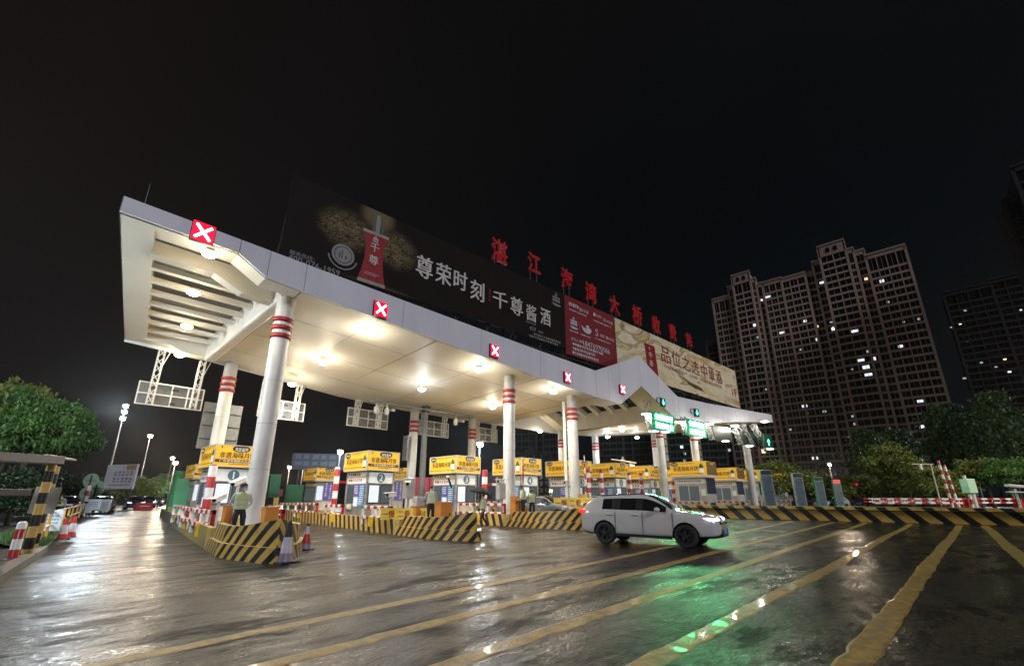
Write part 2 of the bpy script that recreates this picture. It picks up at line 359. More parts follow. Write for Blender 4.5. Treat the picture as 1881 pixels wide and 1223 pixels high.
seams = [.3, 3.9, 5.0, 6.5, 11.5, 17, 22.6, 26.3, 29.5, 31.4, 33.2, 36.6, 39.6, 42.2, 43.3, 46, 48.8, 51.2, 53.7, 56.2, 58.7, 61.2]
for a0, a1 in zip(seams, seams[1:]):
    g = .012; p0, p1 = a0+g, a1-g; n = Vector((-(fb(a1)-fb(a0)), a1-a0, 0)).normalized()*.10; vs = []
    for a in (p0, p1):
        for z in (fz(a), ft(a)):
            vs += [(a, fb(a), z), (a+n.x, fb(a)+n.y, z)]
    mb = MB(); mb.add(vs, [(0, 4, 6, 2), (1, 3, 7, 5), (0, 2, 3, 1), (4, 5, 7, 6), (2, 6, 7, 3), (0, 1, 5, 4)]); mb.build('fascia_panel', m_fascia, can)
mb = MB()                                                           # dark frame behind the panels, and panels at the sides and back
for x, y in zip(FA, FA[1:]): mb.add([(x[0], x[1]+.12, x[2]+.03), (y[0], y[1]+.12, y[2]+.03), (y[0], y[1]+.12, y[3]-.03), (x[0], x[1]+.12, x[3]-.03)], [(0, 1, 2, 3)])
mb.build('fascia_frame', m_dark, can)
mb = MB(); A = [.3, 6.4, 15, 25, 33, 42.5, 50, 58, 61.2]
for a0, a1 in zip([AL(32)]+A[1:], A[1:]): mb.add([(a0, bb(a0)+.02, bz(a0)-.02), (a0, bb(a0)+.02, 11.3), (a1, bb(a1)+.02, 11.3), (a1, bb(a1)+.02, bz(a1)-.02)], [(0, 1, 2, 3)])
mb.add([(.29, 18.2, 10.72), (AL(32), 32, 10.1), (AL(32), 32, 11.3), (.29, 18.2, 11.3)], [(0, 1, 2, 3)]); mb.add([(61.21, fb(61.2), 10.35), (61.21, 25.5, 10.2), (61.21, 25.5, 11.3), (61.21, fb(61.2), 11.3)], [(0, 3, 2, 1)])
mb.build('rear_fascia', m_fascia, can)
mb = MB()                                                           # roof deck
for a0, a1 in zip(A, A[1:]):
    if a0 == 33: continue
    e = 31.6 if a1 == 33 else a1
    mb.add([(a0, fb(a0)+.14, 11.04), (e, fb(e)+.14, 11.04), (e, bb(e)-.02, 11.04), (a0 if a0 > .4 else AL(32)+.05, bb(a0)-.02, 11.04)], [(0, 3, 2, 1)])
    if a1 in (33, 61.2): mb.build('roof_deck', mat('roof_sheet', (.16, .155, .14), .7, var=.4), can); mb = MB()
def soffit(a0, a1, na, nb, b0f):
    mb = MB(); P = []
    for i in range(na+1):
        a = a0+(a1-a0)*i/na
        for j in range(nb+1):
            b = b0f(a)+(bb(a)-b0f(a))*j/nb; P.append((a, b, zs(a, b)))
    mb.add(P, [(i*(nb+1)+j, i*(nb+1)+j+1, (i+1)*(nb+1)+j+1, (i+1)*(nb+1)+j) for i in range(na) for j in range(nb)], 0, True); return mb
soffit(6.4, 31.6, 14, 6, lambda a: fb(a)+.13).build('soffit', m_soffit, can)
soffit(42.5, 61.2, 12, 6, lambda a: fb(a)+.13).build('soffit', m_soffit, can)
m_joint = mat('joint_gap', (.10, .09, .08), .8)                      # seams in the soffit
for a in (6.45, 10.2, 13.8, 18.2, 22.6, 26.1, 29.6): MB().bar((a, fb(a)+.15, zs(a, fb(a)+.15)-.004), (a+.3, bb(a)-.1, zs(a, bb(a))-.004), .035 if a in (6.45, 13.8, 22.6, 29.6) else .014, .012).build('soffit_joint', m_joint, can)
for b in (21.5, 25, 28.5):
    mb = MB(); P = [(a, b, zs(a, b)-.004) for a in np.linspace(6.6, 31.4, 12)]
    for p, q in zip(P, P[1:]): mb.bar(p, q, .012, .012)
    mb.build('soffit_joint', m_joint, can)
mb = MB(); mb.add([(31.6, 18.4, zs(31.6, 18.4)), (31.6, 32, bz(31.6)), (31.6, 32, 11.1), (31.6, 18.4, 11.1)], [(0, 1, 2, 3)]); mb.build('soffit_edge', m_soffit, can)
# open end bay: edge beams and louvres
def beam_profile(b0, b1, prof, top):
    mb = MB(); n = len(prof); vs = [(a, b0, z) for a, z in prof] + [(a, b1, z) for a, z in prof] + [(a, b0, top) for a, z in prof] + [(a, b1, top) for a, z in prof]
    F = [(i, n+i, n+i+1, i+1) for i in range(n-1)] + [(i, i+1, 2*n+i+1, 2*n+i) for i in range(n-1)] + [(n+i, 3*n+i, 3*n+i+1, n+i+1) for i in range(n-1)]
    return mb.add(vs, F)
beam_profile(18.42, 19.35, [(1.2, 10.715), (3.9, 10.715), (5.0, 10.09), (6.4, 10.0)], 11.02).build('edge_beam', m_soffit, can)
beam_profile(20.2, 20.75, [(1.5, 10.45), (3.6, 10.45), (4.7, 9.95), (6.2, 9.9)], 11.02).build('edge_beam', m_soffit, can)
beam_profile(31.1, 31.98, [(2.9, 10.1), (4.2, 10.05), (4.8, 9.75), (6.4, 9.7)], 11.02).build('edge_beam', m_soffit, can)
mb = MB(); mb.add([(AL(b)+o, b, z) for b, zz in ((18.42, 10.72), (31.98, 10.1)) for z in (zz, 11.02) for o in (.01, .95)], [(0, 1, 5, 4), (2, 6, 7, 3), (0, 4, 6, 2), (1, 3, 7, 5), (0, 2, 3, 1), (4, 5, 7, 6)]); mb.build('end_beam', m_soffit, can)
for i in range(7): MB().box(AL(21.75+i*1.36)+.9, 6.0, 21.75+i*1.36, 22.05+i*1.36, 10.55-.05*i, 10.76-.05*i).build('louvre', m_soffit, can)
mb = MB(); mb.add([(5.95, 19.35, 9.85), (6.5, 19.35, 9.85), (6.5, 31.3, 9.5), (5.95, 31.3, 9.5), (5.95, 19.35, 11.02), (6.5, 19.35, 11.02), (6.5, 31.3, 11.02), (5.95, 31.3, 11.02)], [(0, 3, 2, 1), (0, 4, 7, 3), (1, 2, 6, 5), (0, 1, 5, 4), (2, 3, 7, 6)])
mb.build('cross_beam', m_white, can, bevel=.12)
# gable bay: white portal front and back, sloping beams with dark glass between them
m_cream = mat('gable_soffit', (.80, .75, .63), .5, var=.06)
for b0, b1 in ((0, 1.9), (12.7, 14.2)):
    pr = [(31.6, 9.13), (33.2, 9.16), (36.6, 11.25), (42.2, 9.03), (42.5, 9.0)]; mb = MB(); n = len(pr); vs = []
    for k, d in ((0, b0), (1, b1)): vs += [(a, (fb(a)+.13+d) if d < 5 else 18.1+d, z if d < 5 else z+.1) for a, z in pr]
    for k, d in ((0, b0), (1, b1)): vs += [(a, (fb(a)+.13+d) if d < 5 else 18.1+d, z+1.3) for a, z in pr]
    mb.add(vs, [(i, n+i, n+i+1, i+1) for i in range(n-1)] + [(n+i, 3*n+i, 3*n+i+1, n+i+1) for i in range(n-1)] + [(i, i+1, 2*n+i+1, 2*n+i) for i in range(n-1)]); mb.build('gable_portal', m_cream, can)
for sd in (0, 1):
    lo, hi = ((42.45, 10.55), (36.6, 12.75)) if sd == 0 else ((31.6, 9.9), (36.6, 12.75)); mb = MB(); mb.add([(lo[0], 19.9, lo[1]+.3), (lo[0], 31, lo[1]+.3), (hi[0], 31, hi[1]+.3), (hi[0], 19.9, hi[1]+.3)], [(0, 1, 2, 3)]); mb.build('skylight_glass', m_glass_dark, can)
    for i in range(6):
        b = 20.9+i*1.8; MB().bar((lo[0], b, lo[1]+.05), (hi[0], b, hi[1]+.05), .55, .5, up=(0, 1, 0)).build('skylight_beam', m_white, can)
MB().box(42.38, 42.62, 19.6, 31.9, 8.98, 10.72).build('inner_fascia', m_white, can)
MB().box(44.2, 48.5, 21, 24, 11.06, 12.9).box(44.6, 44.9, 20.9, 21, 11.2, 12.8, 0).build('roof_cabinet', m_fascia, can)
mb = MB(); mb.cyl((.9, 19, 11.3), (.9, 19, 12.6), .012, .004, 6); mb.cyl((19.8, 18.8, 11.3), (20.3, 18.8, 12.2), .015, .006, 6); mb.build('lightning_rod', m_galv, can)

# ------------------------------------------------------------------ columns
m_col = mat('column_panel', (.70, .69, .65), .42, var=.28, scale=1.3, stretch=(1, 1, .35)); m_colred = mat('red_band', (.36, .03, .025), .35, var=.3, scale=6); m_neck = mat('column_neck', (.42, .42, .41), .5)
cols = [(6.3, 19.6, .37, 'nearest toll canopy column, standing right behind the guard on the first island'), (20.85, 19.7, .38, 'canopy column in the middle of the plaza with an orange cabinet at its foot'), (27.95, 19.7, .40, 'thick canopy column with a slim white pole fixed beside it'), (41.4, 18.9, .36, 'slim canopy column right below the left green message board'), (47.1, 17.8, .38, 'canopy column right below the second green message board'), (57.5, 15.7, .40, 'rightmost canopy column with a ladder beside it'),
        (7.45, 31.2, .37, 'rear canopy column behind the booth numbered 1, with a plate sign behind it'), (21.4, 31.2, .36, 'rear canopy column beside the dark camera mast'), (27.95, 31.2, .36, 'rear canopy column above booth 3, next to the bright flood lamp'), (41.9, 31.2, .36, 'rear canopy column left of the thin white pole under the gable'), (49.2, 31.2, .42, 'rear canopy column above the tee-shaped camera pole'), (57.4, 27.0, .42, 'rear canopy column just left of the left green message board')]
for i, (a, b, r, lb) in enumerate(cols):
    zt = zs(a, b)+.05 if a < 31 or a > 42.5 else 9.0; zb = zt-1.75
    t = thing('canopy_column', 'white round '+lb, 'column', (a, b, 0), 0, 'canopy columns'); mb = MB()
    mb.cyl((0, 0, 0), (0, 0, zb), r, r*.98, 28)
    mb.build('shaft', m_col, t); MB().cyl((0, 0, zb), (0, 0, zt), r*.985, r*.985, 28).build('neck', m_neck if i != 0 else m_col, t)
    for z in (zb-.55, zb-.18, zb+.19):
        MB().lathe((0, 0, z+.35), [(r, 0), (r+.045, .01), (r+.045, .20), (r, .21)], 28).build('band', m_colred, t)
    mb = MB()
    for z in (2.6, 4.4, 6.2): mb.lathe((0, 0, min(z, zb-.9)), [(r*1.002, 0), (r*1.004, .01), (r*1.002, .02)], 28)
    mb.build('seam', m_neck, t)
# plates on columns
t = thing('plate_sign', 'grey sign plate seen from behind on the column behind booth 1', 'sign', (7.5, 31.75, 0)); MB().box(-.95, 1.15, 0, .06, 4.35, 7.15).build('plate', m_galv, t); mb = MB()
for z in (4.9, 5.7, 6.5): mb.box(-.9, 1.1, -.04, -.002, z, z+.06)
mb.build('bracket', m_dark, t)
t = thing('plate_sign', 'grey sign plate edge-on at the column beside the dark camera mast', 'sign', (20.75, 31.2, 0)); MB().box(-.12, .02, -.3, .3, 4.4, 6.4).build('plate', m_galv, t); MB().box(0, .4, -.03, .03, 4.8, 4.86).box(0, .4, -.03, .03, 6., 6.06).build('bracket', m_dark, t)
for a, b, lb, tx in ((42.35, 18.9, 'black vertical lane sign with white characters on the column under the left green board', '货车车道八'), (48.3, 17.8, 'black vertical lane sign with white characters on the column under the second green board', '货车车道七')):
    t = thing('lane_sign', lb, 'sign', (a, b, 0)); MB().box(-.35, .45, -.1, 0, 4.1, 7.9).build('plate', mat('sign_black', (.03, .034, .03), .4), t, bevel=.02); mb = MB()
    for k, ch in enumerate(tx): mb.text(ch, FRONT(.05, -.104, 7.45-k*.73), .6, 0, .012)
    mb.build('lettering', mat('sign_white', (.5, .52, .5), .5), t); MB().box(-.75, -.35, -.06, -.02, 5, 5.08).box(-.75, -.35, -.06, -.02, 7, 7.08).build('bracket', m_dark, t)

# ------------------------------------------------------------------ lamps under the canopy
m_bulbw = glow('warm_lamp', (1.0, .82, .50), 90.); m_bulbc = glow('cool_lamp', (.92, .96, 1.0), 90.)
def point(name, loc, e, col, r, par):
    l = bpy.data.lights.new(name, 'POINT'); l.energy = e; l.color = col; l.shadow_soft_size = r; o = bpy.data.objects.new(name, l); COL.objects.link(o); o.location = loc; o.parent = par; return o
WARM = (1, .92, .77); COOL = (.86, .94, 1)
lamps = [((384, 467), 10.40, 1, 'under the end bay, below the first red cross'), ((355, 538), 10.15, 1, 'in the end bay, second from the first red cross'), ((343, 600), 9.95, 1, 'in the end bay, third from the first red cross'), ((330, 652), 9.62, 1, 'at the rear edge above the largest hanging frame'),
         ((675, 611), 9.62, 1, 'just below the second red cross'), ((593, 666), 9.22, 1, 'in the middle of the row below the second red cross'), ((537, 706), 8.70, 1, 'at the rear of the first bay, above a hanging frame'), ((775, 715), 8.62, 0, 'in the ceiling above the dark camera mast'),
         ((879, 678), 9.25, 1, 'just below the third red cross'), ((905, 748), 8.62, 1, 'behind the middle column, at the rear of the canopy'), ((1017, 720), 8.88, 1, 'just below the fourth red cross'), ((992, 792), 8.60, 1, 'below the gable, at the rear left'),
         ((1143, 790), 8.80, 1, 'in the right ceiling, left of the left green board'), ((1116, 802), 8.72, 0, 'at the rear of the right ceiling, left one'), ((1170, 803), 8.80, 0, 'at the rear of the right ceiling, right one')]
for (px, py), z, warm, lb in lamps:
    p = PZ(px, py, z); t = thing('ceiling_lamp', ('warm' if warm else 'white')+' ceiling lamp '+lb, 'ceiling lamp', p, 0, 'ceiling lamps under the canopy')
    MB().lathe((0, 0, .06), [(.08, .16), (.20, .12), (.24, 0), (.22, -.02)], 20).build('housing', m_white, t)
    MB().lathe((0, 0, .06), [(.005, -.17), (.13, -.15), (.22, -.09), (.26, -.025)], 20).build('diffuser', m_bulbw if warm else m_bulbc, t)
    end = p.x < 6.2; e0, e1 = ((135, 2000) if not end else (30, 900)) if warm else ((105, 2000) if px == 775 else (140, 900))
    point('lamp_light', (0, 0, -1.0 if not end else -.7), e0, WARM if warm else COOL, 0., t)
    sl = bpy.data.lights.new('lamp_beam', 'SPOT'); sl.energy = e1; sl.spot_size = R(165); sl.spot_blend = 1.; sl.color = WARM if warm else COOL; sl.shadow_soft_size = .22; so = bpy.data.objects.new('lamp_beam', sl); COL.objects.link(so); so.parent = t; so.location = (0, 0, -.14)
# ------------------------------------------------------------------ lane signals on the fascia
m_sigred = glow('signal_red', (1, .0, .03), 1.3); m_cross = glow('signal_cross', (1, .50, .52), 9.); m_siggrn = mat('signal_board', (.006, .035, .02), .35); m_arrow = glow('signal_arrow', (.10, 1, .55), 3.5)
def on_fascia(px, py):
    p = PB(px, py, 18.2)
    for _ in range(8): p = PB(px, py, fb(p.x)-.06)
    return p, math.atan2(fb(p.x+.4)-fb(p.x-.4), .8)
sp = ['first red cross signal, above the louvred end bay', 'second red cross signal, above the warm lamps of the first bay', 'third red cross signal, left of the middle column', 'fourth red cross signal, above the column with the white pole', 'fifth red cross signal, on the left slope of the gable']
for (px, py), lb in zip([(372, 429), (698, 568.5), (907, 644.5), (1041, 693), (1142, 715)], sp):
    p, rz = on_fascia(px, py); t = thing('lane_signal', lb+', lit', 'lane signal', p, rz, 'red cross lane signals')
    MB().box(-.37, .37, -.10, .05, -.40, .40).build('housing', m_black, t, bevel=.02); MB().box(-.35, .35, -.115, -.102, -.38, .38).build('panel', m_sigred, t); mb = MB()
    for s in (1, -1): mb.bar((-.24, -.135, -.27*s), (.24, -.135, .27*s), .085, .03, up=(0, 1, 0))
    mb.build('cross', m_cross, t)
m_ring = mat('number_ring', (.04, .09, .16), .4)
ga = ['first green arrow signal from the gable, above the left green message board', 'second green arrow signal, above the second green message board', 'middle green arrow signal, above the unlit board', 'fourth green arrow signal, near the canopy end', 'last green arrow signal, at the very end of the canopy']
for (px, py), lb, num in zip([(1217, 738.5), (1279, 757.5), (1328.5, 763), (1375, 767), (1411, 767)], ga, '67890'):
    p, rz = on_fascia(px, py); t = thing('lane_signal', lb, 'lane signal', p, rz, 'green arrow lane signals', .82)
    MB().box(-.50, .50, -.10, .05, -.50, .50).build('housing', m_siggrn, t, bevel=.02); mb = MB(); M = FRONT(0, -.105, 0)
    mb.poly([(-.06, .36), (.06, .36), (.06, -.08), (.2, .06), (.27, -.02), (0, -.36), (-.27, -.02), (-.2, .06), (-.06, -.08)], .02, 0, M); mb.build('arrow', m_arrow, t)
    if num != '0':
        q = Vector((-.95, 0, .12)); mb = MB(); mb.cyl(q+Vector((0, .03, 0)), q+Vector((0, -.05, 0)), .36, .36, 24, 0); mb.cyl(q+Vector((0, -.05, 0)), q+Vector((0, -.055, 0)), .28, .28, 24, 1); mb.text(num, FRONT(q.x, q.y-.058, q.z), .36, 0, .02); mb.build('lane_number', [m_ring, m_fascia], t)

# ------------------------------------------------------------------ message boards hung under the right fascia
m_led = glow('led_text', (.05, 1, .30), 170.); m_ledbg = mat('led_board', (.004, .10, .05), .3, emit=(0, .6, .22), es=.42); m_ledoff = mat('led_board_unlit', (.012, .02, .016), .35)
def truss(mb, p, q, w=.32, n=6, r=.03):
    p, q = Vector(p), Vector(q); d = (q-p).normalized(); x = d.cross(Vector((0, 1, 0))); x = x.normalized() if x.length > .1 else Vector((1, 0, 0)); y = d.cross(x).normalized()
    C = [(-1, -1), (1, -1), (1, 1), (-1, 1)]; P = [[p+(q-p)*k/n + x*(a*w/2) + y*(b*w/2) for k in range(n+1)] for a, b in C]
    for c in range(4):
        mb.bar(P[c][0], P[c][n], r*1.4, r*1.4)
        for k in range(n): mb.bar(P[c][k] if k % 2 else P[(c+1) % 4][k], P[(c+1) % 4][k+1] if k % 2 else P[c][k+1], r, r)
    return mb
led = [((1219.5, 774.5), 36.9, 4.0, 1.52, '免费通行', '注意安全', 'left green lit message board with two lines of characters'), ((1280, 786), 44.4, 4.0, 1.55, '免费通行', '注意安全', 'second green lit message board, smaller in the picture, above the far column')]
for (px, py), a, w, h, t1, t2, lb in led:
    b = fb(a)-1.5; p = PB(px, py, b); rz = R(-4); t = thing('message_board', lb, 'message board', p, rz)
    MB().box(-w/2, w/2, 0, .28, -h/2, h/2).build('housing', m_ledbg, t, bevel=.02)
    M1, M2 = FRONT(.06, -.012, h*.23), FRONT(.06, -.012, -h*.24); mb = MB(); mb.text(t1, M1, 1, 0, .0, w=w*.76, h=h*.32); mb.text(t2, M2, 1, 0, .0, w=w*.76, h=h*.32); mb.build('lettering', m_led, t)
    mb = MB(); up = .9 if a < 40 else .12; truss(mb, (-w/2-.2, .2, -h/2), (-w/2-.2, .2, h/2+up), .34, 7); mb.build('hanger_truss', m_galv, t); mb = MB(); truss(mb, (w/2-.4, .55, h/2-.5), (w/2-.4, 1.5, h/2+.15), .3, 4); mb.bar((-w/2-.2, .3, h/2-.1), (-w/2+1.5, 1.7, h/2+.15), .05); mb.build('hanger_truss', m_galv, t)
for (px, py), a, w, h, lb in [((1328, 796), 47.5, 3.4, 1.55, 'unlit black message board beside the second green board'), ((1378.5, 805.5), 53.2, 3.4, 1.5, 'unlit black message board near the canopy end, beside the ladder column')]:
    b = fb(a)-1.3; p = PB(px, py, b); t = thing('message_board', lb, 'message board', p, R(-10)); MB().box(-w/2, w/2, 0, .28, -h/2, h/2).build('housing', m_ledoff, t, bevel=.02); mb = MB(); truss(mb, (-w/2-.22, .2, -h/2), (-w/2-.22, .6, h/2+.35), .34, 7); mb.build('hanger_truss', m_galv, t); mb = MB(); truss(mb, (w/2-.6, .5, h/2-.4), (w/2-.6, 1.2, h/2+.35), .3, 4); mb.bar((-w/2-.2, .3, h/2-.3), (-w/2-1.8, 1.5, h/2+.4), .06); mb.build('hanger_truss', m_galv, t)
a = 60.4; p = PB(1412.5, 812.5, fb(a)-.8); t = thing('arrow_board', 'small dark board with a lit green arrow hanging at the canopy end', 'lane signal', p, R(-14)); MB().box(-.85, .85, 0, .25, -.95, .95).build('housing', m_siggrn, t, bevel=.02)
mb = MB(); mb.poly([(-.1, -.35), (.1, -.35), (.1, 0), (.28, 0), (0, .38), (-.28, 0), (-.1, 0)], .02, 0, FRONT(-.05, -.005, .05)); mb.build('arrow', m_arrow, t); mb = MB(); truss(mb, (-.2, .4, -.4), (-.9, 1.0, 2.1), .42, 7, .04); mb.build('hanger_truss', m_galv, t); mb = MB(); truss(mb, (-2.2, .7, -.6), (-2.9, 1.2, 2.0), .42, 7, .04); mb.bar((-4.2, 1.2, 2.0), (-2.3, .7, .2), .08); mb.build('hanger_truss', m_galv, t)
# flood lamps on the right fascia and under the boards
m_flood = glow('flood_lamp_face', (1, .93, .80), 30.)
for (px, py, a, lb, e) in [(1189, 760, 34.8, 'left of the left green message board', 420), (1201, 791.5, 36.0, 'under the lower left corner of the left green board', 0), (1249, 774.5, 41.8, 'between the two green message boards', 300), (1303, 777.8, 46.0, 'right of the second green message board', 250), (1350, 781.3, 51.0, 'between the two unlit boards', 250), (1405, 773.5, 60.0, 'at the canopy end over the arrow board', 250), (1223, 792.5, 38.3, 'under the lower right side of the left green board', 0), (1283, 803, 45.4, 'under the second green message board', 0), (1333, 809.5, 49.0, 'under the first unlit board', 0), (1377, 818.5, 54.8, 'under the second unlit board', 0), (1415, 824, 60.7, 'under the small arrow board', 0)]:
    p = PB(px, py, fb(a)-1.2); t = thing('flood_lamp', 'white flood lamp '+lb, 'flood lamp', p, R(-8), 'flood lamps along the right fascia'); big = e > 0
    w = .42 if big else .30; mb = MB(); mb.box(-w, w, -.25, .3, .02, .14).bar((0, .25, .1), (0, .9, .35 if big else .05), .06); mb.build('housing', m_greylight, t, bevel=.02); MB().box(-w*.9, w*.9, -.24, .28, -.03, .018).build('lens', m_flood if big else glow('strip_lamp', (1, .95, .85), 7.), t)
    if e: point('lamp_light', (0, -.1, -.25), e, (1, .93, .8), .12, t)

# ------------------------------------------------------------------ sign frames hung along the rear edge, seen from behind
fr = [(3.3, 6.4, 7.83, 6.58, (3.95, 9.8), (6.0, 9.55), 'large sign frame hanging from the rear edge at the canopy end, seen from behind'), (9.6, 12.5, 7.88, 6.65, (9.7, 9.2), (11.9, 9.2), 'sign frame hanging behind the nearest column'), (15.75, 19.18, 8.12, 6.78, (16.4, 8.8), (18.3, 8.75), 'sign frame hanging beside the pipe with the camera'), (22.3, 25.5, 7.98, 6.72, (22.6, 8.6), (24.9, 8.6), 'sign frame hanging right of the dark camera mast'), (28.6, 31.8, 8.1, 6.83, (28.9, 8.65), (31.2, 8.65), 'sign frame hanging above the bright flood lamp behind booth 3')]
for a0, a1, z1, z0, A0, A1, lb in fr:
    t = thing('hanging_sign_frame', lb, 'sign frame', (a0, 31.7, 0), 0, 'sign frames hung along the rear edge'); w = a1-a0
    MB().box(0, w, .10, .16, z0, z1).build('panel', mat('frame_back', (.16, .16, .165), .45, .4, var=.3), t); mb = MB()
    for z in (z0, (z0+z1)/2, z1): mb.box(-.03, w+.03, .03, .10, z-.03, z+.03)
    for k in range(5): mb.box(k*w/4-.03, k*w/4+.03, .02, .09, z0, z1)
    mb.build('frame_rail', m_white, t)
    for cx, cz in ((A0[0]-a0, A0[1]), (A1[0]-a0, A1[1])): mb = truss(MB(), (cx-.05, -.12, z0), (cx, -.12, cz), .28, 7, .035); mb.bar((cx+.4, -.1, cz), (cx+.05, -.1, cz-1.3), .04); mb.build('hanger_truss', m_white, t)
    mb = MB(); mb.box(w*.15, w*.25, -.01, .02, z1-.35, z1-.2).box(w*.5, w*.6, -.01, .02, z1-.35, z1-.2).box(w*.5, w*.58, -.01, .02, z0+.1, z0+.22); mb.build('lamp_box', m_dark, t)

# ------------------------------------------------------------------ billboards on the roof (local x runs along the board)
BO = Vector((6.3, 21.35, 0)); BR = math.atan2(-4.6, 55.1)
def printed_dark():
    m = mat('billboard_dark_print', (.015, .0105, .009), .7, var=.35, scale=.8, spec=.12); t = m.node_tree; L = t.links.new; mx0 = [n for n in t.nodes if n.type == 'MIX'][0]; tc = [n for n in t.nodes if n.type == 'TEX_COORD'][0]
    def field(cx, cz, rx, rz):
        mp = N(t, 'Mapping'); mp.inputs['Location'].default_value = (-cx/rx, 0, -cz/rz); mp.inputs['Scale'].default_value = (1/rx, 0, 1/rz); L(tc.outputs['Object'], mp.inputs[0]); ln = N(t, 'VectorMath', operation='LENGTH'); L(mp.outputs[0], ln.inputs[0]); mr = N(t, 'MapRange', interpolation_type='SMOOTHSTEP'); mr.inputs[1].default_value = 1; mr.inputs[2].default_value = .35; mr.inputs[3].default_value = 0; mr.inputs[4].default_value = 1; L(ln.outputs['Value'], mr.inputs[0]); return mr.outputs[0]
    mp = N(t, 'Mapping'); mp.inputs['Scale'].default_value = (1, .001, 1); L(tc.outputs['Object'], mp.inputs[0])
    wv = N(t, 'TexWave', wave_type='RINGS', Scale=1.9, Distortion=16.); wv.inputs['Detail'].default_value = 4; wv.inputs['Detail Scale'].default_value = 1.6; L(mp.outputs[0], wv.inputs[0])
    nz = N(t, 'TexNoise', Scale=2.2, Detail=6.); L(mp.outputs[0], nz.inputs[0])
    def ma(op, a, b):
        n = N(t, 'Math', operation=op)
        for i, v in enumerate((a, b)):
            if hasattr(v, 'links'): L(v, n.inputs[i])
            else: n.inputs[i].default_value = v
        return n.outputs[0]
    br = N(t, 'MapRange'); br.inputs[1].default_value = .44; br.inputs[2].default_value = .58; L(nz.outputs['Fac'], br.inputs[0])
    dr = ma('MULTIPLY', ma('MAXIMUM', field(3.0, 15.7, 1.9, 1.5), field(6.0, 15.6, 1.7, 1.5)), ma('ADD', ma('MULTIPLY', wv.outputs['Fac'], .75), ma('MULTIPLY', br.outputs[0], .35)))
    al = ma('MAXIMUM', dr, ma('MULTIPLY', field(4.7, 17.3, 1.3, 1.3), .8)); al = ma('MAXIMUM', al, ma('MULTIPLY', field(5.2, 12.75, 3., .45), .35))
    mx = N(t, 'Mix', data_type='RGBA'); mx.inputs[6].default_value = (.015, .0105, .009, 1); mx.inputs[7].default_value = (.22, .17, .085, 1); L(al, mx.inputs[0]); L(mx.outputs[2], mx0.inputs[6]); return m
def printed_cream():
    m = mat('billboard_cream_print', (.60, .53, .36), .45, var=.12, scale=.8); t = m.node_tree; L = t.links.new; mx0 = [n for n in t.nodes if n.type == 'MIX'][0]; tc = [n for n in t.nodes if n.type == 'TEX_COORD'][0]
    mp = N(t, 'Mapping'); mp.inputs['Scale'].default_value = (.16, .001, .55); mp.inputs['Rotation'].default_value = (0, .12, 0); L(tc.outputs['Object'], mp.inputs[0]); nz = N(t, 'TexNoise', Scale=1., Detail=3., Distortion=1.2); L(mp.outputs[0], nz.inputs[0])
    cr = N(t, 'ValToRGB'); e = cr.color_ramp.elements; e[0].position = .32; e[0].color = (.50, .36, .14, 1); e[1].position = .46; e[1].color = (.72, .62, .40, 1); x = e.new(.56); x.color = (.76, .70, .52, 1); x = e.new(.60); x.color = (.36, .25, .09, 1); x = e.new(.66); x.color = (.68, .60, .34, 1); L(nz.outputs['Fac'], cr.inputs[0]); L(cr.outputs[0], mx0.inputs[6]); return m
m_ivory = mat('print_ivory', (.62, .61, .55), .5, var=.25, scale=2); m_pred = mat('print_red', (.30, .016, .02), .45); m_dkred = mat('print_dark_red', (.24, .012, .015), .5); m_cream2 = mat('print_sand', (.45, .38, .26), .5); m_brown = mat('print_brown', (.10, .065, .03), .5); m_silver = mat('print_grey', (.24, .25, .24), .5)
def boat(mb, x, z, s, m=0, y=-.012):
    M = FRONT(x, y, z); P = lambda pts: mb.poly([(a*s, b*s) for a, b in pts], .004, m, M)
    P([(-.5, -.28), (.5, -.34), (.38, -.45), (-.2, -.48)])
    for k, (cx, w, h) in enumerate(((-.26, .15, .45), (0, .2, .85), (.26, .15, .5))):
        P([(cx-.015, -.26), (cx+.015, -.26), (cx+.015, -.26+h), (cx-.015, -.26+h)])
        for j in range(3 if k == 1 else 2): zz = -.12+j*.22; P([(cx-w*(1-.2*j), zz), (cx+w*(1-.2*j), zz-.03), (cx+w*(.8-.2*j), zz+.13), (cx-w*(.7-.2*j), zz+.15)])
def board(name, lb, x0, x1, z0, z1, m):
    t = thing(name, lb, 'billboard', BO, BR); MB().box(x0, x1, 0, .14, z0, z1).build('panel', m, t); mb = MB(); n = int((x1-x0)/2.4)
    for k in range(n+1):
        x = x0+.15+(x1-x0-.3)*k/n; mb.bar((x, .25, 11.05), (x, .25, z1-.1), .10); mb.bar((x, .3, z1-.8), (x, 2.2, 11.1), .08); mb.bar((x, .25, 12.4), (x+(x1-x0-.3)/n, .25, z1-1.2) if k < n else (x, .25, z1-1.2), .05)
    for z in (11.6, 12.3, 14.5, z1-.4): mb.bar((x0, .22, z), (x1, .22, z), .07)
    mb.build('support_frame', m_dark, t); return t
t = board('billboard', 'long dark brown billboard with a red bottle and large ivory characters', -.05, 21.1, 12.9, 17.67, printed_dark())
mb = MB(); bx = lambda s: mb
for k, (ch, x, z, w, h) in enumerate([('尊', 7.95, 15.22, 1.15, 1.5), ('荣', 9.35, 15.25, 1.15, 1.45), ('时', 10.68, 15.28, 1.05, 1.35), ('刻', 12.1, 15.0, 1.15, 1.45), ('千', 14.15, 14.95, 1.35, 1.3), ('尊', 15.75, 14.95, 1.2, 1.4), ('酱', 17.25, 14.85, 1.05, 1.3), ('酒', 18.8, 14.98, 1.1, 1.35)]):
    mb.text(ch, FRONT(x, -.012, z), 1, 0, .028 if k < 4 else .02, w=w, h=h)
mb.build('lettering', m_ivory, t)
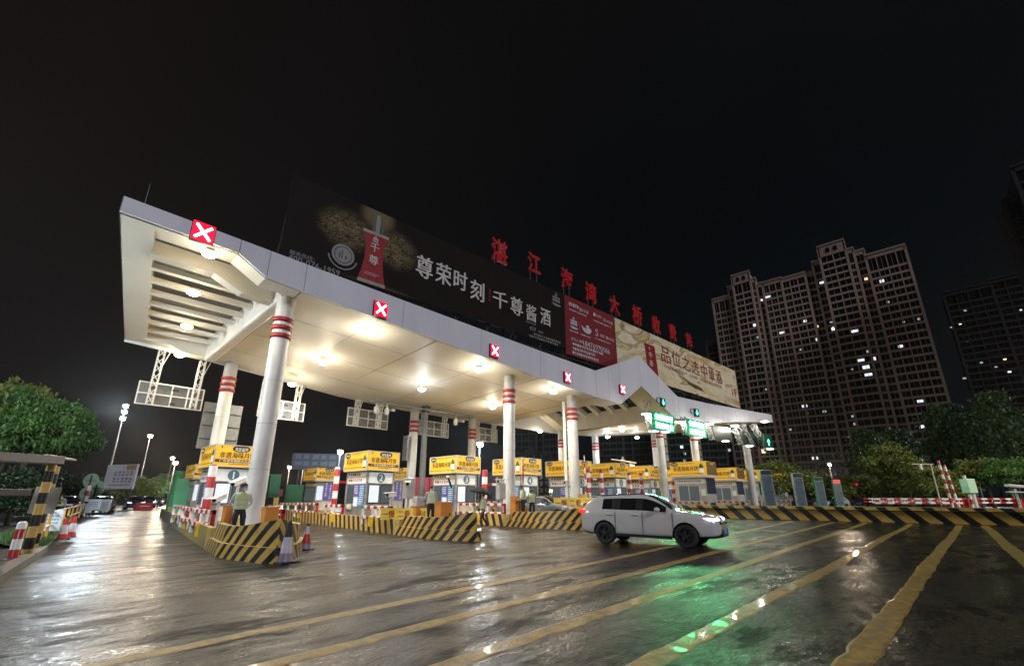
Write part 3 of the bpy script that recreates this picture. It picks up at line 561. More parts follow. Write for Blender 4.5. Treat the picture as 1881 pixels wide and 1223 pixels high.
mb = MB(); mb.rows(FRONT(13.22, -.012, 15.0), .22, 1.0, 4, 0, .8, 1); mb.text('459', FRONT(17.35, -.012, 13.62), .46, 1, .01); mb.text('服务热线：', FRONT(.95, -.012, 13.25), .28, 1, .005); mb.text('400-076-1959', FRONT(1.6, -.012, 12.95), .46, 1, .01)
mb.rows(FRONT(17.3, -.012, 14.02), 1.2, .16, 1, 1, .8, 8); mb.rows(FRONT(18.35, -.012, 13.55), .7, .2, 1, 1, .8, 4); mb.rows(FRONT(19.0, -.012, 13.2), 3.0, .26, 1, 1, .7, 14); mb.rows(FRONT(18.8, -.012, 12.98), 3.6, .2, 1, 1, .8, 18); mb.build('small_print', [m_dkred, m_silver], t)
boat(mb2 := MB(), 20.1, 16.85, 1.15); mb2.build('emblem', m_silver, t)
# bottle on the billboard, printed flat: flared red body, grey rims, two bent handles
mb = MB(); M = FRONT(0, -.012, 0)
mb.poly([(3.92, 16.02), (4.02, 15.7), (4.12, 15.1), (4.12, 14.5), (4.0, 13.7), (3.86, 13.1), (5.44, 13.1), (5.30, 13.7), (5.2, 14.5), (5.2, 15.1), (5.28, 15.7), (5.4, 16.05)], .006, 0, M)
mb.poly([(3.86, 16.03), (5.46, 16.06), (5.44, 16.24), (3.88, 16.22)], .007, 1, M); mb.poly([(3.84, 12.92), (5.46, 12.92), (5.46, 13.12), (3.84, 13.12)], .007, 1, M); mb.poly([(4.58, 16.2), (4.86, 16.2), (4.84, 17.4), (4.62, 17.4)], .006, 2, M)
mb.poly([(4.42, 16.2), (4.54, 16.2), (4.56, 17.3), (4.4, 17.62), (4.2, 17.6), (4.26, 17.5), (4.38, 17.4)], .006, 3, M); mb.poly([(4.94, 16.2), (5.08, 16.2), (5.1, 17.2), (5.16, 17.35), (4.98, 17.35), (4.96, 17.2)], .006, 3, M)
for ch, z in (('千', 15.25), ('尊', 14.45)): mb.text(ch, FRONT(4.66, -.022, z), .62, 4, .01)
mb.rows(FRONT(4.66, -.022, 13.5), .9, .2, 2, 4, .4, 14); boat(mb, 4.66, 15.78, .4, 4, -.022); mb.build('bottle_print', [m_pred, mat('print_beige', (.36, .31, .25), .5), m_silver, mat('print_bronze', (.12, .10, .075), .5), m_ivory], t)
mb = MB(); mb.cyl((2.95, -.004, 14.1), (2.95, -.012, 14.1), .62, .62, 32, 0); mb.cyl((2.95, -.012, 14.1), (2.95, -.014, 14.1), .5, .5, 32, 1); mb.cyl((2.95, -.014, 14.1), (2.95, -.016, 14.1), .44, .44, 32, 0)
for k in range(14):
    a0, a1 = math.pi*(1.06+k*.88/14), math.pi*(1.06+(k+1)*.88/14); mb.bar((2.95+.78*math.cos(a0), -.01, 14.05+.78*math.sin(a0)), (2.95+.78*math.cos(a1), -.01, 14.05+.78*math.sin(a1)), .07, .006, 0, up=(0, 1, 0))
mb.box(2.72, 2.8, -.019, -.017, 13.85, 14.2, 1).box(2.86, 2.92, -.019, -.017, 13.85, 14.35, 1).box(3.05, 3.15, -.019, -.017, 13.85, 14.1, 1); mb.build('medallion_print', [m_silver, m_brown], t)
t = board('billboard', 'dark red contact billboard with white logos and a telephone number', 21.12, 28.15, 12.5, 17.67, mat('billboard_red_print', (.20, .022, .028), .45, var=.12))
mb = MB(); mb.text('18476970586', FRONT(25.2, -.012, 13.95), 1, 0, .012, w=3.7, h=.46); mb.text('联系人：', FRONT(22.3, -.012, 13.95), .3, 0, .005); mb.rows(FRONT(23.15, -.012, 13.95), .6, .26, 1, 0, .9, 3)
for z, w, x in ((13.5, 4.7, 24.3), (13.12, 3.7, 23.8), (12.76, 4.0, 23.9)): mb.rows(FRONT(x, -.012, z), w, .3, 1, 0, .8, 16)
mb.text('中华酒', FRONT(23.75, -.012, 16.9), .34, 0, .01); mb.text('中华酒', FRONT(27.3, -.012, 16.85), .34, 0, .01); mb.text('中华酒', FRONT(27.35, -.012, 15.2), .32, 0, .01); mb.text('S', FRONT(25.3, -.012, 15.35), .95, 0, .01)
mb.rows(FRONT(22.35, -.012, 17.0), 1.3, .36, 1, 0, .95, 5); mb.rows(FRONT(23.0, -.012, 16.5), 2.6, .16, 1, 0, .8, 16); mb.rows(FRONT(26.4, -.012, 16.4), 2.9, .16, 1, 0, .8, 16); mb.cyl((25.1, -.004, 17.0), (25.1, -.012, 17.0), .17, .17, 16, 0); mb.rows(FRONT(25.8, -.012, 16.98), .8, .26, 2, 0, .6, 7)
mb.rows(FRONT(22.2, -.012, 14.62), 1.1, .16, 1, 0, .8, 6); mb.rows(FRONT(23.8, -.012, 14.62), 1.6, .16, 1, 0, .8, 10); mb.rows(FRONT(26.4, -.012, 14.75), 2.8, .14, 1, 0, .8, 18); mb.rows(FRONT(26.1, -.012, 15.2), .6, .3, 2, 0, .7, 4)
boat(mb, 22.2, 15.4, 1.1); boat(mb, 23.15, 16.92, .36); boat(mb, 26.55, 16.9, .36); boat(mb, 26.75, 15.25, .36)
mb.poly([(23.15, 15.55), (23.5, 15.35), (24.0, 15.3), (24.45, 15.5), (24.55, 15.2), (24.3, 14.95), (23.9, 14.9), (23.5, 15.0), (23.3, 15.2)], .005, 0, FRONT(0, -.012, 0)); mb.cyl((24.05, -.004, 15.5), (24.05, -.014, 15.5), .2, .2, 16, 0); mb.box(22.93, 22.95, -.015, -.012, 14.95, 15.75); mb.build('lettering', mat('print_white', (.55, .53, .55), .5), t)
t = board('billboard', 'cream and gold billboard with dark red characters at the right end', 28.17, 55.2, 12.55, 17.6, printed_cream()); mb = MB()
for ch, x, z, w, h in [('品', 37.1, 15.85, 1.9, 1.75), ('位', 39.3, 15.9, 1.9, 1.75), ('之', 41.5, 15.85, 1.9, 1.7), ('选', 43.6, 15.75, 1.9, 1.6), ('中', 45.9, 15.75, 1.5, 1.8), ('華', 47.8, 15.8, 1.6, 1.8), ('酒', 49.7, 15.75, 1.6, 1.7)]: mb.text(ch, FRONT(x, -.012, z), 1, 0, .016, w=w, h=h)
mb.text('19', FRONT(53.9, -.012, 14.4), 1, 0, .02, w=1.3, h=1.1); mb.build('lettering', mat('print_crimson', (.20, .012, .02), .5), t)
mb = MB(); mb.text('中国高品质始于 1950年 · 中国高端白酒代表', FRONT(43.4, -.012, 14.55), 1, 0, .004, w=13.6, h=.40); mb.rows(FRONT(52.6, -.012, 13.2), 4., .8, 3, 2, .5, 16)
mb.poly([(39.5, 14.1), (41, 14.0), (42.2, 13.75), (43.8, 13.65), (44.8, 13.45), (44.0, 13.3), (42.2, 13.4), (40.8, 13.7)], .004, 1, FRONT(0, -.012, 0)); mb.poly([(41.5, 13.7), (44.5, 13.5), (45.2, 13.2), (43, 13.2), (41.2, 13.5)], .005, 0, FRONT(0, -.016, 0)); boat(mb, 29.4, 17.1, .9, 1); mb.build('small_print', [m_brown, mat('print_umber', (.26, .18, .08), .5), m_cream2], t)
mb = MB(); M = FRONT(0, -.012, 0); mb.poly([(33.0, 16.3), (34.75, 16.3), (35.0, 13.2), (33.3, 13.2)], .006, 0, M); mb.poly([(34.75, 16.3), (34.95, 16.25), (35.2, 13.2), (35.0, 13.2)], .006, 2, M)
for ch, z in (('中', 15.2), ('華', 14.3)): mb.text(ch, FRONT(34.0, -.022, z), .72, 1, .01)
mb.rows(FRONT(34.2, -.02, 16.8), .7, .7, 3, 3, .3, 3); boat(mb, 33.9, 15.9, .35, 1, -.022); mb.build('bottle_print', [m_dkred, m_ivory, m_pred, m_cream2], t)

# ------------------------------------------------------------------ red characters standing on the roof
m_sgn = mat('sign_character_red', (.38, .02, .022), .4, emit=(1, .03, .04), es=.05)
for ch, x, zc, h in [('湛', 14.45, 19.2, 1.95), ('江', 18.15, 19.6, 1.75), ('海', 22.15, 19.6, 1.95), ('湾', 25.45, 19.4, 2.0), ('大', 29.05, 19.3, 2.0), ('桥', 33.0, 19.35, 2.1), ('收', 36.65, 19.3, 1.95), ('费', 40.15, 19.35, 1.85), ('站', 44., 19.4, 1.7)]:
    p = BO + Matrix.Rotation(BR, 3, 'Z') @ Vector((x, .5, zc)); t = thing('roof_character', 'red '+ch+' character standing on a frame above the billboards', 'sign letter', p, BR, 'red characters along the roof'); M = FRONT(0, 0, 0); v, f = text_mesh(ch, .012); e = v.max(0)-v.min(0); mb = MB(); w = h*.80
    v2 = [(q[0]*w/e[0], q[1]*h/e[1], 0) for q in v]; n = len(v2); ed = {}
    for g in f:
        for i in range(len(g)): ed.setdefault(frozenset((g[i], g[i-1])), []).append((g[i-1], g[i]))
    L = [(a, b, .06) for a, b, _ in v2] + [(a, b, -.06) for a, b, _ in v2]; F = [tuple(g) for g in f] + [tuple(i+n for i in reversed(g)) for g in f] + [(s[0][1], s[0][0], s[0][0]+n, s[0][1]+n) for s in ed.values() if len(s) == 1]
    mb.add(L, F, 0, False, M); mb.build('character', m_sgn, t); mb = MB(); zb = -(zc-17.3)
    for sx in (-.35, .35): mb.bar((sx, .12, zb), (sx, .12, h*.45), .035); mb.bar((sx, .14, zb+.3), (sx, .8, zb-.6), .03)
    for z in (-h*.3, h*.3, zb+.25): mb.bar((-.6, .12, z), (.6, .12, z), .03)
    mb.build('support_frame', m_galv, t)
# ------------------------------------------------------------------ toll islands with striped walls
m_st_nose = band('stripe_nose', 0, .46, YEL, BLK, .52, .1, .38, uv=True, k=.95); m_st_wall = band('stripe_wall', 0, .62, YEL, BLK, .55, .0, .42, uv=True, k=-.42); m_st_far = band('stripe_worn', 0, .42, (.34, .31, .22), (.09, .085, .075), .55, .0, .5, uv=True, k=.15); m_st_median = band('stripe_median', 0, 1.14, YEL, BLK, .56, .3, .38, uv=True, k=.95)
m_top = mat('wall_coping', (.50, .36, .12), .4, var=.3, scale=3)
ISL = {1: (4.95, .13, 14.6, 12.15, 47), 2: (12.2, .115, 15.6, 12.75, 44), 3: (19.65, .10, 15.6, 13.3, 42), 4: (27.4, .06, 17, 14.0, 42), 5: (34.4, .03, 20, 15.5, 42), 6: (41.2, .0, 20, 15.4, 42), 7: (47.3, -.03, 20, 14.0, 42)}
def ic(k, b): c = ISL[k]; return c[0]+c[1]*(b-c[2])
def isl(k, px, off=0., z=.3):
    lo, hi = ISL[k][3]-2, 70.
    for _ in range(40):
        m = (lo+hi)/2; p = PB(px, 900, m)
        if (p.x - ic(k, m) - off)*(1) < 0: lo = m
        else: hi = m
    b = (lo+hi)/2
    return Vector((ic(k, b)+off, b, z))
def zat(px, py, p): r = ray(px, py); return EYE.z + r.z*math.hypot(p.x, p.y)/math.hypot(r.x, r.y)
def hwf(t, full): return full*(min(1, max(t, 0)/2.6)**.55)
ilab = {1: 'nearest toll island, its striped prow beside the traffic cones', 2: 'second toll island with booth 2 on it', 3: 'third toll island with the two standing officers', 4: 'fourth toll island behind the white car tail', 5: 'fifth toll island, hidden low behind the white car', 6: 'sixth toll island behind the car bonnet', 7: 'seventh toll island beyond the striped median wall'}
def wall_ring(mb, path, zb, ztop, thick, cen=None):
    """path: list of (a,b,u,side-normal); zb, ztop: functions of u"""
    for (p, q) in zip(path, path[1:]):
        (pa, pb, pu, pn), (qa, qb, qu, qn) = p, q; z0p, z0q, z1p, z1q = zb(pu), zb(qu), ztop(pu), ztop(qu)
        ip = (pa-pn[0]*thick, pb-pn[1]*thick); iq = (qa-qn[0]*thick, qb-qn[1]*thick)
        if cen:
            ip, iq = [(a - math.copysign(min(thick, abs(a-cen(b))*.8), a-cen(b)), b + .16*max(0, 1-abs(a-cen(b))/.6)) for a, b in ((pa, pb), (qa, qb))]
        L = [(pa, pb, z0p), (qa, qb, z0q), (qa-qn[0]*.03, qb-qn[1]*.03, z1q), (pa-pn[0]*.03, pb-pn[1]*.03, z1p), (ip[0], ip[1], z1p), (iq[0], iq[1], z1q), (iq[0], iq[1], z0q), (ip[0], ip[1], z0p)]
        uv = [(abs(pu), z0p), (abs(qu), z0q), (abs(qu), z1q), (abs(pu), z1p)]
        mb.add(L, [(0, 1, 2, 3)], 0, False, None, [uv]); mb.add(L, [(3, 2, 5, 4)], 1); mb.add(L, [(4, 5, 6, 7)], 1)
def island(k):
    b0, b1 = ISL[k][3], ISL[k][4]; t = thing('toll_island', 'yellow and black striped '+ilab[k], 'toll island', (0, 0, 0), 0, 'toll islands')
    bsn = [b0, b0+.04, b0+.15, b0+.35, b0+.7, b0+1.2, b0+1.8, b0+2.6, b0+3.6, b0+4.4, b0+5.0]; hl, hr = 1.0, 1.35
    def side(bs, inset):
        Lp, Rp = [], []
        for b in bs:
            w = max(.0, hwf(b-b0, 1)); Lp.append((ic(k, b)-max(.02, hl*w-inset), b+inset*(.9 if w < .6 else 0))); Rp.append((ic(k, b)+max(.02, hr*w-inset), b+inset*(.9 if w < .6 else 0)))
        P = list(reversed(Lp)) + Rp; n0 = len(Lp)-1; u = [0]*len(P); acc = 0
        for i in range(n0, 0, -1): acc -= math.dist(P[i], P[i-1]); u[i-1] = acc
        acc = 0
        for i in range(n0, len(P)-1): acc += math.dist(P[i], P[i+1]); u[i+1] = acc
        out = []
        for i, (a, b) in enumerate(P):
            a0, b0_ = P[max(0, i-1)]; a1, b1_ = P[min(len(P)-1, i+1)]; dx, dy = a1-a0, b1_-b0_; l = math.hypot(dx, dy); out.append((a, b, u[i], (dy/l, -dx/l)))
        return out
    mb = MB(); wall_ring(mb, side(bsn, 0), lambda u: -.02, lambda u: .36, .3, lambda b: ic(k, b)); mb.build('ledge', [m_st_nose, m_top], t)
    mb = MB(); wall_ring(mb, side(bsn[:10], .13), lambda u: .34, lambda u: .79 + .24*max(0, 1-abs(u)/2.0)**1.3, .22, lambda b: ic(k, b)); mb.build('prow_wall', [m_st_nose, m_top], t)
    mb = MB(); lb, rb = [], []
    for b in np.linspace(b0+5.02, b1, 14): lb.append((ic(k, b)-hl, b)); rb.append((ic(k, b)+hr, b))
    cut = 24.5 if k == 1 else 99
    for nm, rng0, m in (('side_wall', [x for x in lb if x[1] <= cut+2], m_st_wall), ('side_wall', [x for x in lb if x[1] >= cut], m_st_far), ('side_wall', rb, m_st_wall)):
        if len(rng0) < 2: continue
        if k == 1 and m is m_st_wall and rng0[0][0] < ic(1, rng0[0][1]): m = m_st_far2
        mb = MB(); s = -1 if rng0[0][0] < ic(k, rng0[0][1]) else 1
        path = [(a, b, b, (s, 0)) for a, b in rng0]
        if s < 0: path = path[::-1]
        wall_ring(mb, path, lambda u: -.02, lambda u: .64, .2); mb.build(nm, [m, m_top], t)
    mb = MB(); c0 = b0+5.0
    for x in (ic(k, c0)-hl, ic(k, c0)+hr-.2): mb.box(x, x+.2, c0-.42, c0+.03, .0, .638)
    mb.build('wall_end', m_top, t); mb = MB(); fl = [(ic(k, b)-hl*hwf(b-b0-.2, 1)+.06, b) for b in np.linspace(b0+.3, b1, 16)] + [(ic(k, b)+hr*hwf(b-b0-.2, 1)-.06, b) for b in np.linspace(b1, b0+.3, 16)]
    mb.add([(a, b, .28) for a, b in fl], [tuple(range(len(fl)))]); mb.build('island_floor', m_conc, t)
    mb = MB()
    for b in (b0+7.4, b0+12.6, b0+19): mb.box(ic(k, b)-hl-.035, ic(k, b)-hl+.25, b-.22, b+.22, .22, .66)
    mb.build('wall_cap', mat('cap_yellow', (.70, .45, .03), .4), t)
    return t
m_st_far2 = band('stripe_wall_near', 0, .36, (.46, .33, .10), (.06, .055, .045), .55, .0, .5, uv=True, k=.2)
for k in ISL: island(k)
# median wall on the right
mb = MB(); P0, P1 = Vector((39.75, -9, 0)), Vector((36.75, 22, 0)); d = (P1-P0); Ln = d.length; d.normalize(); n = Vector((-d.y, d.x, 0)); t = thing('median_wall', 'long low yellow and black striped wall across the right side of the plaza', 'barrier wall')
path = []
for i in range(40): p = P0 + d*(Ln*(39-i)/39); path.append((p.x, p.y, Ln*i/39, (-.994, -.096)))
wall_ring(mb, path, lambda u: -.02, lambda u: .93, .35); mb.build('wall', [m_st_median, m_top], t)
mb = MB(); path = [(p[0]+1.9, p[1], p[2], (.994, .096)) for p in reversed(path)]; wall_ring(mb, path, lambda u: -.02, lambda u: .93, .35); mb.build('wall', [m_st_median, m_top], t)
mb = MB(); mb.add([(39.4, -9, .75), (41.2, -9, .75), (38.3, 22, .75), (36.4, 22, .75)], [(0, 1, 2, 3)]); mb.build('floor', m_conc, t)

# ------------------------------------------------------------------ toll booths
m_lbox = mat('sign_lightbox', (.72, .42, .035), .4, emit=(1, .56, .05), es=.36, var=.15, scale=1.5); m_lbox2 = mat('sign_lightbox_left', (.72, .42, .035), .4, emit=(1, .56, .05), es=.33, var=.15, scale=1.5); m_brn = mat('sign_brown', (.06, .02, .006), .5); m_brn2 = mat('sign_band', (.13, .05, .015), .5); m_wtx = mat('sign_white_text', (.75, .74, .68), .5, emit=(1, .95, .8), es=.25)
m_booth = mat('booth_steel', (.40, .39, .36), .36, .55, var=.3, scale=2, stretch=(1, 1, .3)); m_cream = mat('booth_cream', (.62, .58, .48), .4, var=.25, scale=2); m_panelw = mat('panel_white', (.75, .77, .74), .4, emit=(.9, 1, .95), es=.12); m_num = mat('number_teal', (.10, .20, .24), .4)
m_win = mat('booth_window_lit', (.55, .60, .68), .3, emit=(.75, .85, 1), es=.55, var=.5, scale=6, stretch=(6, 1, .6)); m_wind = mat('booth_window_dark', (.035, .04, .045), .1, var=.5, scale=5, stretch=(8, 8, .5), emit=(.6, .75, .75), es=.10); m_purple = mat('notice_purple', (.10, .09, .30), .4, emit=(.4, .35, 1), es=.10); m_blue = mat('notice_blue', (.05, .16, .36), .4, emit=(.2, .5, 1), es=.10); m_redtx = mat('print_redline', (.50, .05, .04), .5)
LEFT = lambda x, y, z: FRONT(x, y, z, -math.pi/2)
def lettering(t, W, L, zb, side_only=False):
    mb = MB(); zc = zb+.55
    if True:                                                       # front face
        M = lambda x, z: FRONT(x, -.014, z)
        mb.box(.04, W-.04, -.012, -.004, zb+.20, zb+.36, 1); mb.text('广东省非物质文化遗产', M(W*.5, zb+.28), 1, 2, .01, w=W*.78, h=.125)
        mb.text('非遗海味月饼', M(W*.5, zb+.57), 1, 0, .022, w=W*.80, h=.31)
        pts = [(math.cos(a)*.42, math.sin(a)*.17 + (.03 if math.sin(a) > 0 else 0)) for a in np.linspace(0, 2*math.pi, 28, endpoint=False)]; mb.poly(pts, .006, 0, FRONT(W*.56, -.006, zb+.90)); mb.text('金华金钩', FRONT(W*.56, -.018, zb+.905), 1, 2, .014, w=.62, h=.16); mb.rows(FRONT(W*.56, -.018, zb+.79), .4, .05, 1, 2, .8, 9); mb.rows(M(W*.58, zb+.12), W*.5, .07, 1, 3, .9, 16); mb.rows(FRONT(.28, -.014, zb+.96), .10, .14, 1, 0, .9, 1)
    M = lambda y, z: LEFT(-.014, y, z)
    mb.text('非遗海味月饼', M(L*.56, zb+.55), 1, 0, .022, w=L*.68, h=.34); pts = [(math.cos(a)*.30, math.sin(a)*.15) for a in np.linspace(0, 2*math.pi, 24, endpoint=False)]; mb.poly(pts, .006, 0, LEFT(-.006, L*.86, zb+.90)); mb.text('金华金钩', LEFT(-.018, L*.86, zb+.90), 1, 2, .012, w=.42, h=.13); mb.text('广东省非物质文化遗产', M(L*.52, zb+.92), 1, 3, 0, w=L*.40, h=.10); mb.rows(M(L*.55, zb+.16), L*.78, .08, 1, 3, .8, 26); mb.rows(M(L*.95, zb+.15), .1, .14, 1, 0, .9, 1)
    J = LEFT(-.012, L*.13, zb+.55); mb.poly([(-.15, -.36), (.15, -.36), (.17, -.25), (.17, .0), (-.17, .0), (-.17, -.25)], .006, 2, J); mb.poly([(-.19, .0), (.19, .0), (.13, .2), (0, .36), (-.13, .2)], .006, 4, J); mb.poly([(-.12, -.42), (.12, -.42), (.12, -.36), (-.12, -.36)], .007, 0, J)
    return mb.build('lettering', [m_brn, m_brn2, m_wtx, mat('sign_rust', (.35, .12, .02), .5), mat('jar_green', (.10, .16, .06), .5)], t)
W_, L_ = 2.1, 2.8
def booth_a(lb):
    t = thing('toll_booth', lb, 'toll booth', (0, 0, 0), 0, 'toll booths'); W, L = W_, L_
    MB().box(.02, W, .0, L, 2.86, 3.9).build('sign_box', m_lbox, t); mb = MB(); mb.box(-.02, W+.02, -.03, L, 2.80, 2.86)
    for x, y in ((0, 0), (W, 0), (0, L)): mb.box(x-.03, x+.03, y-.03, y+.03, 2.86, 3.93)
    mb.box(-.02, W+.02, -.02, .02, 3.9, 3.95).box(-.02, .02, 0, L, 3.9, 3.95); mb.build('sign_trim', mat('sign_trim', (.60, .57, .48), .35, .2), t); lettering(t, W, L, 2.84)
    MB().box(.18, W-.18, .2, L-.2, 0, 2.78).build('body', m_booth, t, bevel=.03); [MB().box(x, x+.10, y, y+.12, 0, 2.79).build('corner_post', m_steel, t, bevel=.02) for x, y in ((.14, .16), (W-.24, .16), (.14, L-.28))]
    MB().box(.26, W-.26, .165, .2, 2.1, 2.72).build('number_panel', m_panelw, t)
    MB().box(.34, .98, .17, .2, 1.02, 1.98).build('window', m_win, t, bevel=.01); MB().box(1.12, 1.78, .172, .2, 1.02, 1.98).build('window', m_wind, t, bevel=.01); mb = MB()
    for x0, x1 in ((.3, 1.02), (1.08, 1.82)): mb.box(x0, x1, .155, .2, 1.98, 2.03).box(x0, x1, .155, .2, .97, 1.02).box(x0, x0+.04, .155, .2, .97, 2.03).box(x1-.04, x1, .155, .2, .97, 2.03)
    mb.build('window_frame', m_dark, t, bevel=.015); mb = MB(); mb.box(.6, 1.5, .175, .2, .15, .85); mb.build('lower_panel', m_cream, t, bevel=.01)
    MB().box(.155, .18, .3, L-.3, 2.08, 2.42).build('notice_strip', m_panelw, t); mb = MB(); mb.rows(LEFT(.15, L*.5, 2.25), 1.9, .2, 1, 0, .8, 8); mb.build('notice_print', m_redtx, t); MB().box(.155, .18, .3, L-.3, 2.45, 2.74).build('notice_strip', m_cream, t); mb = MB(); mb.rows(LEFT(.15, L*.5, 2.6), 2.0, .2, 1, 0, .8, 8); mb.build('notice_print', m_brown, t)
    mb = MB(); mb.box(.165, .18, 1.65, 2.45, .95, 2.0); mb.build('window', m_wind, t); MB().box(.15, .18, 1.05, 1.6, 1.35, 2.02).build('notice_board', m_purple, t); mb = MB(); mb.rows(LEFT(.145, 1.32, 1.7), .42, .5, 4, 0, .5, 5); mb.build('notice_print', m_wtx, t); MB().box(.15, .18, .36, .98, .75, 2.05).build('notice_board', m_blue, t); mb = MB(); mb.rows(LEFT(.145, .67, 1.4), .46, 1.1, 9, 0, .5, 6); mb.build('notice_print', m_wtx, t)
    MB().box(.15, .18, 1.1, 1.55, .8, 1.3).build('service_hatch', m_win, t); MB().box(.13, .18, 1.75, 2.3, .6, .9).build('cash_tray', m_cream, t, bevel=.02)
    return t
def booth_b(lb):                                                   # tandem booth: purple vertical notice on the front
    t = thing('toll_booth', lb, 'toll booth', (0, 0, 0), 0, 'toll booths'); W, L = W_, L_
    MB().box(.02, W, .0, L, 2.86, 3.9).build('sign_box', m_lbox2, t); mb = MB(); mb.box(-.02, W+.02, -.03, L, 2.70, 2.86)
    for x, y in ((0, 0), (W, 0), (0, L)): mb.box(x-.03, x+.03, y-.03, y+.03, 2.86, 3.93)
    mb.build('sign_trim', m_cream, t); lettering(t, W, L, 2.84); MB().box(.18, W-.18, .2, L-.2, 0, 2.7).build('body', m_booth, t, bevel=.03)
    MB().box(.9, 1.72, .16, .2, 1.05, 2.62).build('notice_board', m_purple, t); mb = MB()
    for k, tx in enumerate(('文明服务人人讲', '收费窗口暂停')):
        for j, ch in enumerate(tx): mb.text(ch, FRONT(1.52-k*.4, .155, 2.5-j*.21), .17, 0, .01)
    mb.build('notice_print', m_wtx, t); MB().box(.26, .82, .17, .2, 1.05, 2.3).build('window', m_win, t); MB().box(.165, .18, .4, 2.4, 1.0, 2.1).build('window', m_wind, t); MB().box(.155, .18, .3, L-.3, 2.25, 2.55).build('notice_strip', m_cream, t); MB().box(.6, 1.75, .17, .2, .1, .95).build('lower_panel', m_cream, t, bevel=.01)
    return t
def booth_r(lb):                                                   # exit side booth: pale long side with sliding windows, dark navy front
    t = thing('toll_booth', lb, 'toll booth', (0, 0, 0), 0, 'toll booths'); W, L = W_, L_
    MB().box(.02, W, .0, L, 2.86, 3.9).build('sign_box', m_lbox2, t); mb = MB(); mb.box(-.10, W+.02, -.03, L, 2.70, 2.86); mb.build('sign_trim', mat('eave_white', (.68, .66, .6), .4), t); lettering(t, W, L, 2.84); m_navy = mat('booth_navy', (.025, .04, .075), .4, var=.3)
    MB().box(.06, W-.02, -.02, -.005, 2.9, 3.86).build('sign_front_sheet', mat('sign_dark_print', (.20, .12, .03), .5), t)  # darker plain sheet covering the front face of the sign box
    MB().box(.18, W-.18, .2, L-.2, 0, 2.7).build('body', m_cream, t, bevel=.03); MB().box(.2, W-.2, .15, .2, 1.55, 2.66).build('front_panel', m_navy, t); MB().box(.25, W-.25, .14, .2, .95, 1.5).build('front_panel', m_greylight, t); MB().box(.5, W-.5, .17, .2, .05, .9).build('door', m_dark, t)
    MB().box(.15, .18, .3, L-.3, 2.3, 2.6).build('notice_strip', m_panelw, t); mb = MB(); mb.rows(LEFT(.145, L*.5, 2.45), 2.0, .16, 1, 0, .8, 14); mb.build('notice_print', m_redtx, t)
    for y0, y1 in ((.75, 1.5), (1.56, 2.3)): MB().box(.165, .18, y0, y1, 1.05, 2.12).build('window', m_wind, t)
    mb = MB()
    for y in (.7, 1.5, 2.3): mb.box(.14, .18, y, y+.06, 1.0, 2.16)
    mb.box(.14, .18, .7, 2.36, .98, 1.05).box(.14, .18, .7, 2.36, 2.12, 2.18); mb.build('window_frame', m_white, t); MB().box(.15, .18, .32, .62, 1.4, 1.85).build('notice_board', m_panelw, t)
    return t
def number(t, n, m=None):
    mb = MB(); mb.cyl((1.05, .165, 2.41), (1.05, .155, 2.41), .27, .27, 28, 0); mb.text(n, FRONT(1.05, .150, 2.41), 1, 1, .025, h=.36); mb.build('lane_number', [m_num, m_panelw], t)
def put(t, q, s): t.location = (q[0]*s, q[1]*s, 1.55-1.3*s); t.scale = (s,)*3; return t
A0 = booth_a('toll booth with a yellow mooncake sign and the white number 1 on it'); put(A0, (6.41, 26.79), .95)
As = [(A0, '1')]
for q, s, n, lb in [((13.47, 24.07), .96, '2', 'toll booth numbered 2 with a yellow lightbox, left of the white rear column'), ((18.95, 22.61), 1.02, '3', 'toll booth numbered 3, between the two tall columns behind the umbrella'), ((23.15, 20.69), 1.13, '4', 'toll booth numbered 4, partly behind the middle column'), ((27.34, 19.13), 1.22, '5', 'toll booth partly hidden by the thick column with the white pole'), ((31.76, 18.42), 1.25, '6', 'toll booth above the rear roof of the white car, fronted by striped posts'), ((36.69, 17.89), 1.25, '7', 'toll booth above the roof of the white car, below the camera pole'), ((43.55, 18.38), 1.2, '8', 'toll booth almost hidden behind the column under the left green board')]:
    t = dup(A0, (0, 0, 0), 0, lb); put(t, q, s); As.append((t, n))
for t, n in As: number(t, n)
B0 = booth_b('far toll booth behind booth 2 with a purple vertical notice'); put(B0, (18.18, 41.41), .85)
t = dup(B0, (0, 0, 0), 0, 'far toll booth half hidden behind booth 1'); put(t, (9.32, 43.98), .85)
t = dup(B0, (0, 0, 0), 0, 'far toll booth peeping out between booth 2 and the white column'); put(t, (21.85, 35.4), .98)
R0 = booth_r('pale toll booth right of the slim column, largest of the right row'); put(R0, (34.29, 12.3), 1.33)
for q, s, lb in [((43.73, 13.06), 1.25, 'pale toll booth second from the left in the row beyond the median wall'), ((48.94, 12.6), 1.25, 'pale toll booth below the rightmost column, just left of the tall grey kiosk'), ((58.89, 12.24), 1.25, 'last pale toll booth, to the right of the tall grey kiosk')]: put(dup(R0, (0, 0, 0), 0, lb), q, s)
for t in list(bpy.data.objects):
    if t.name.startswith('toll_booth'):
        s = t.scale[0]
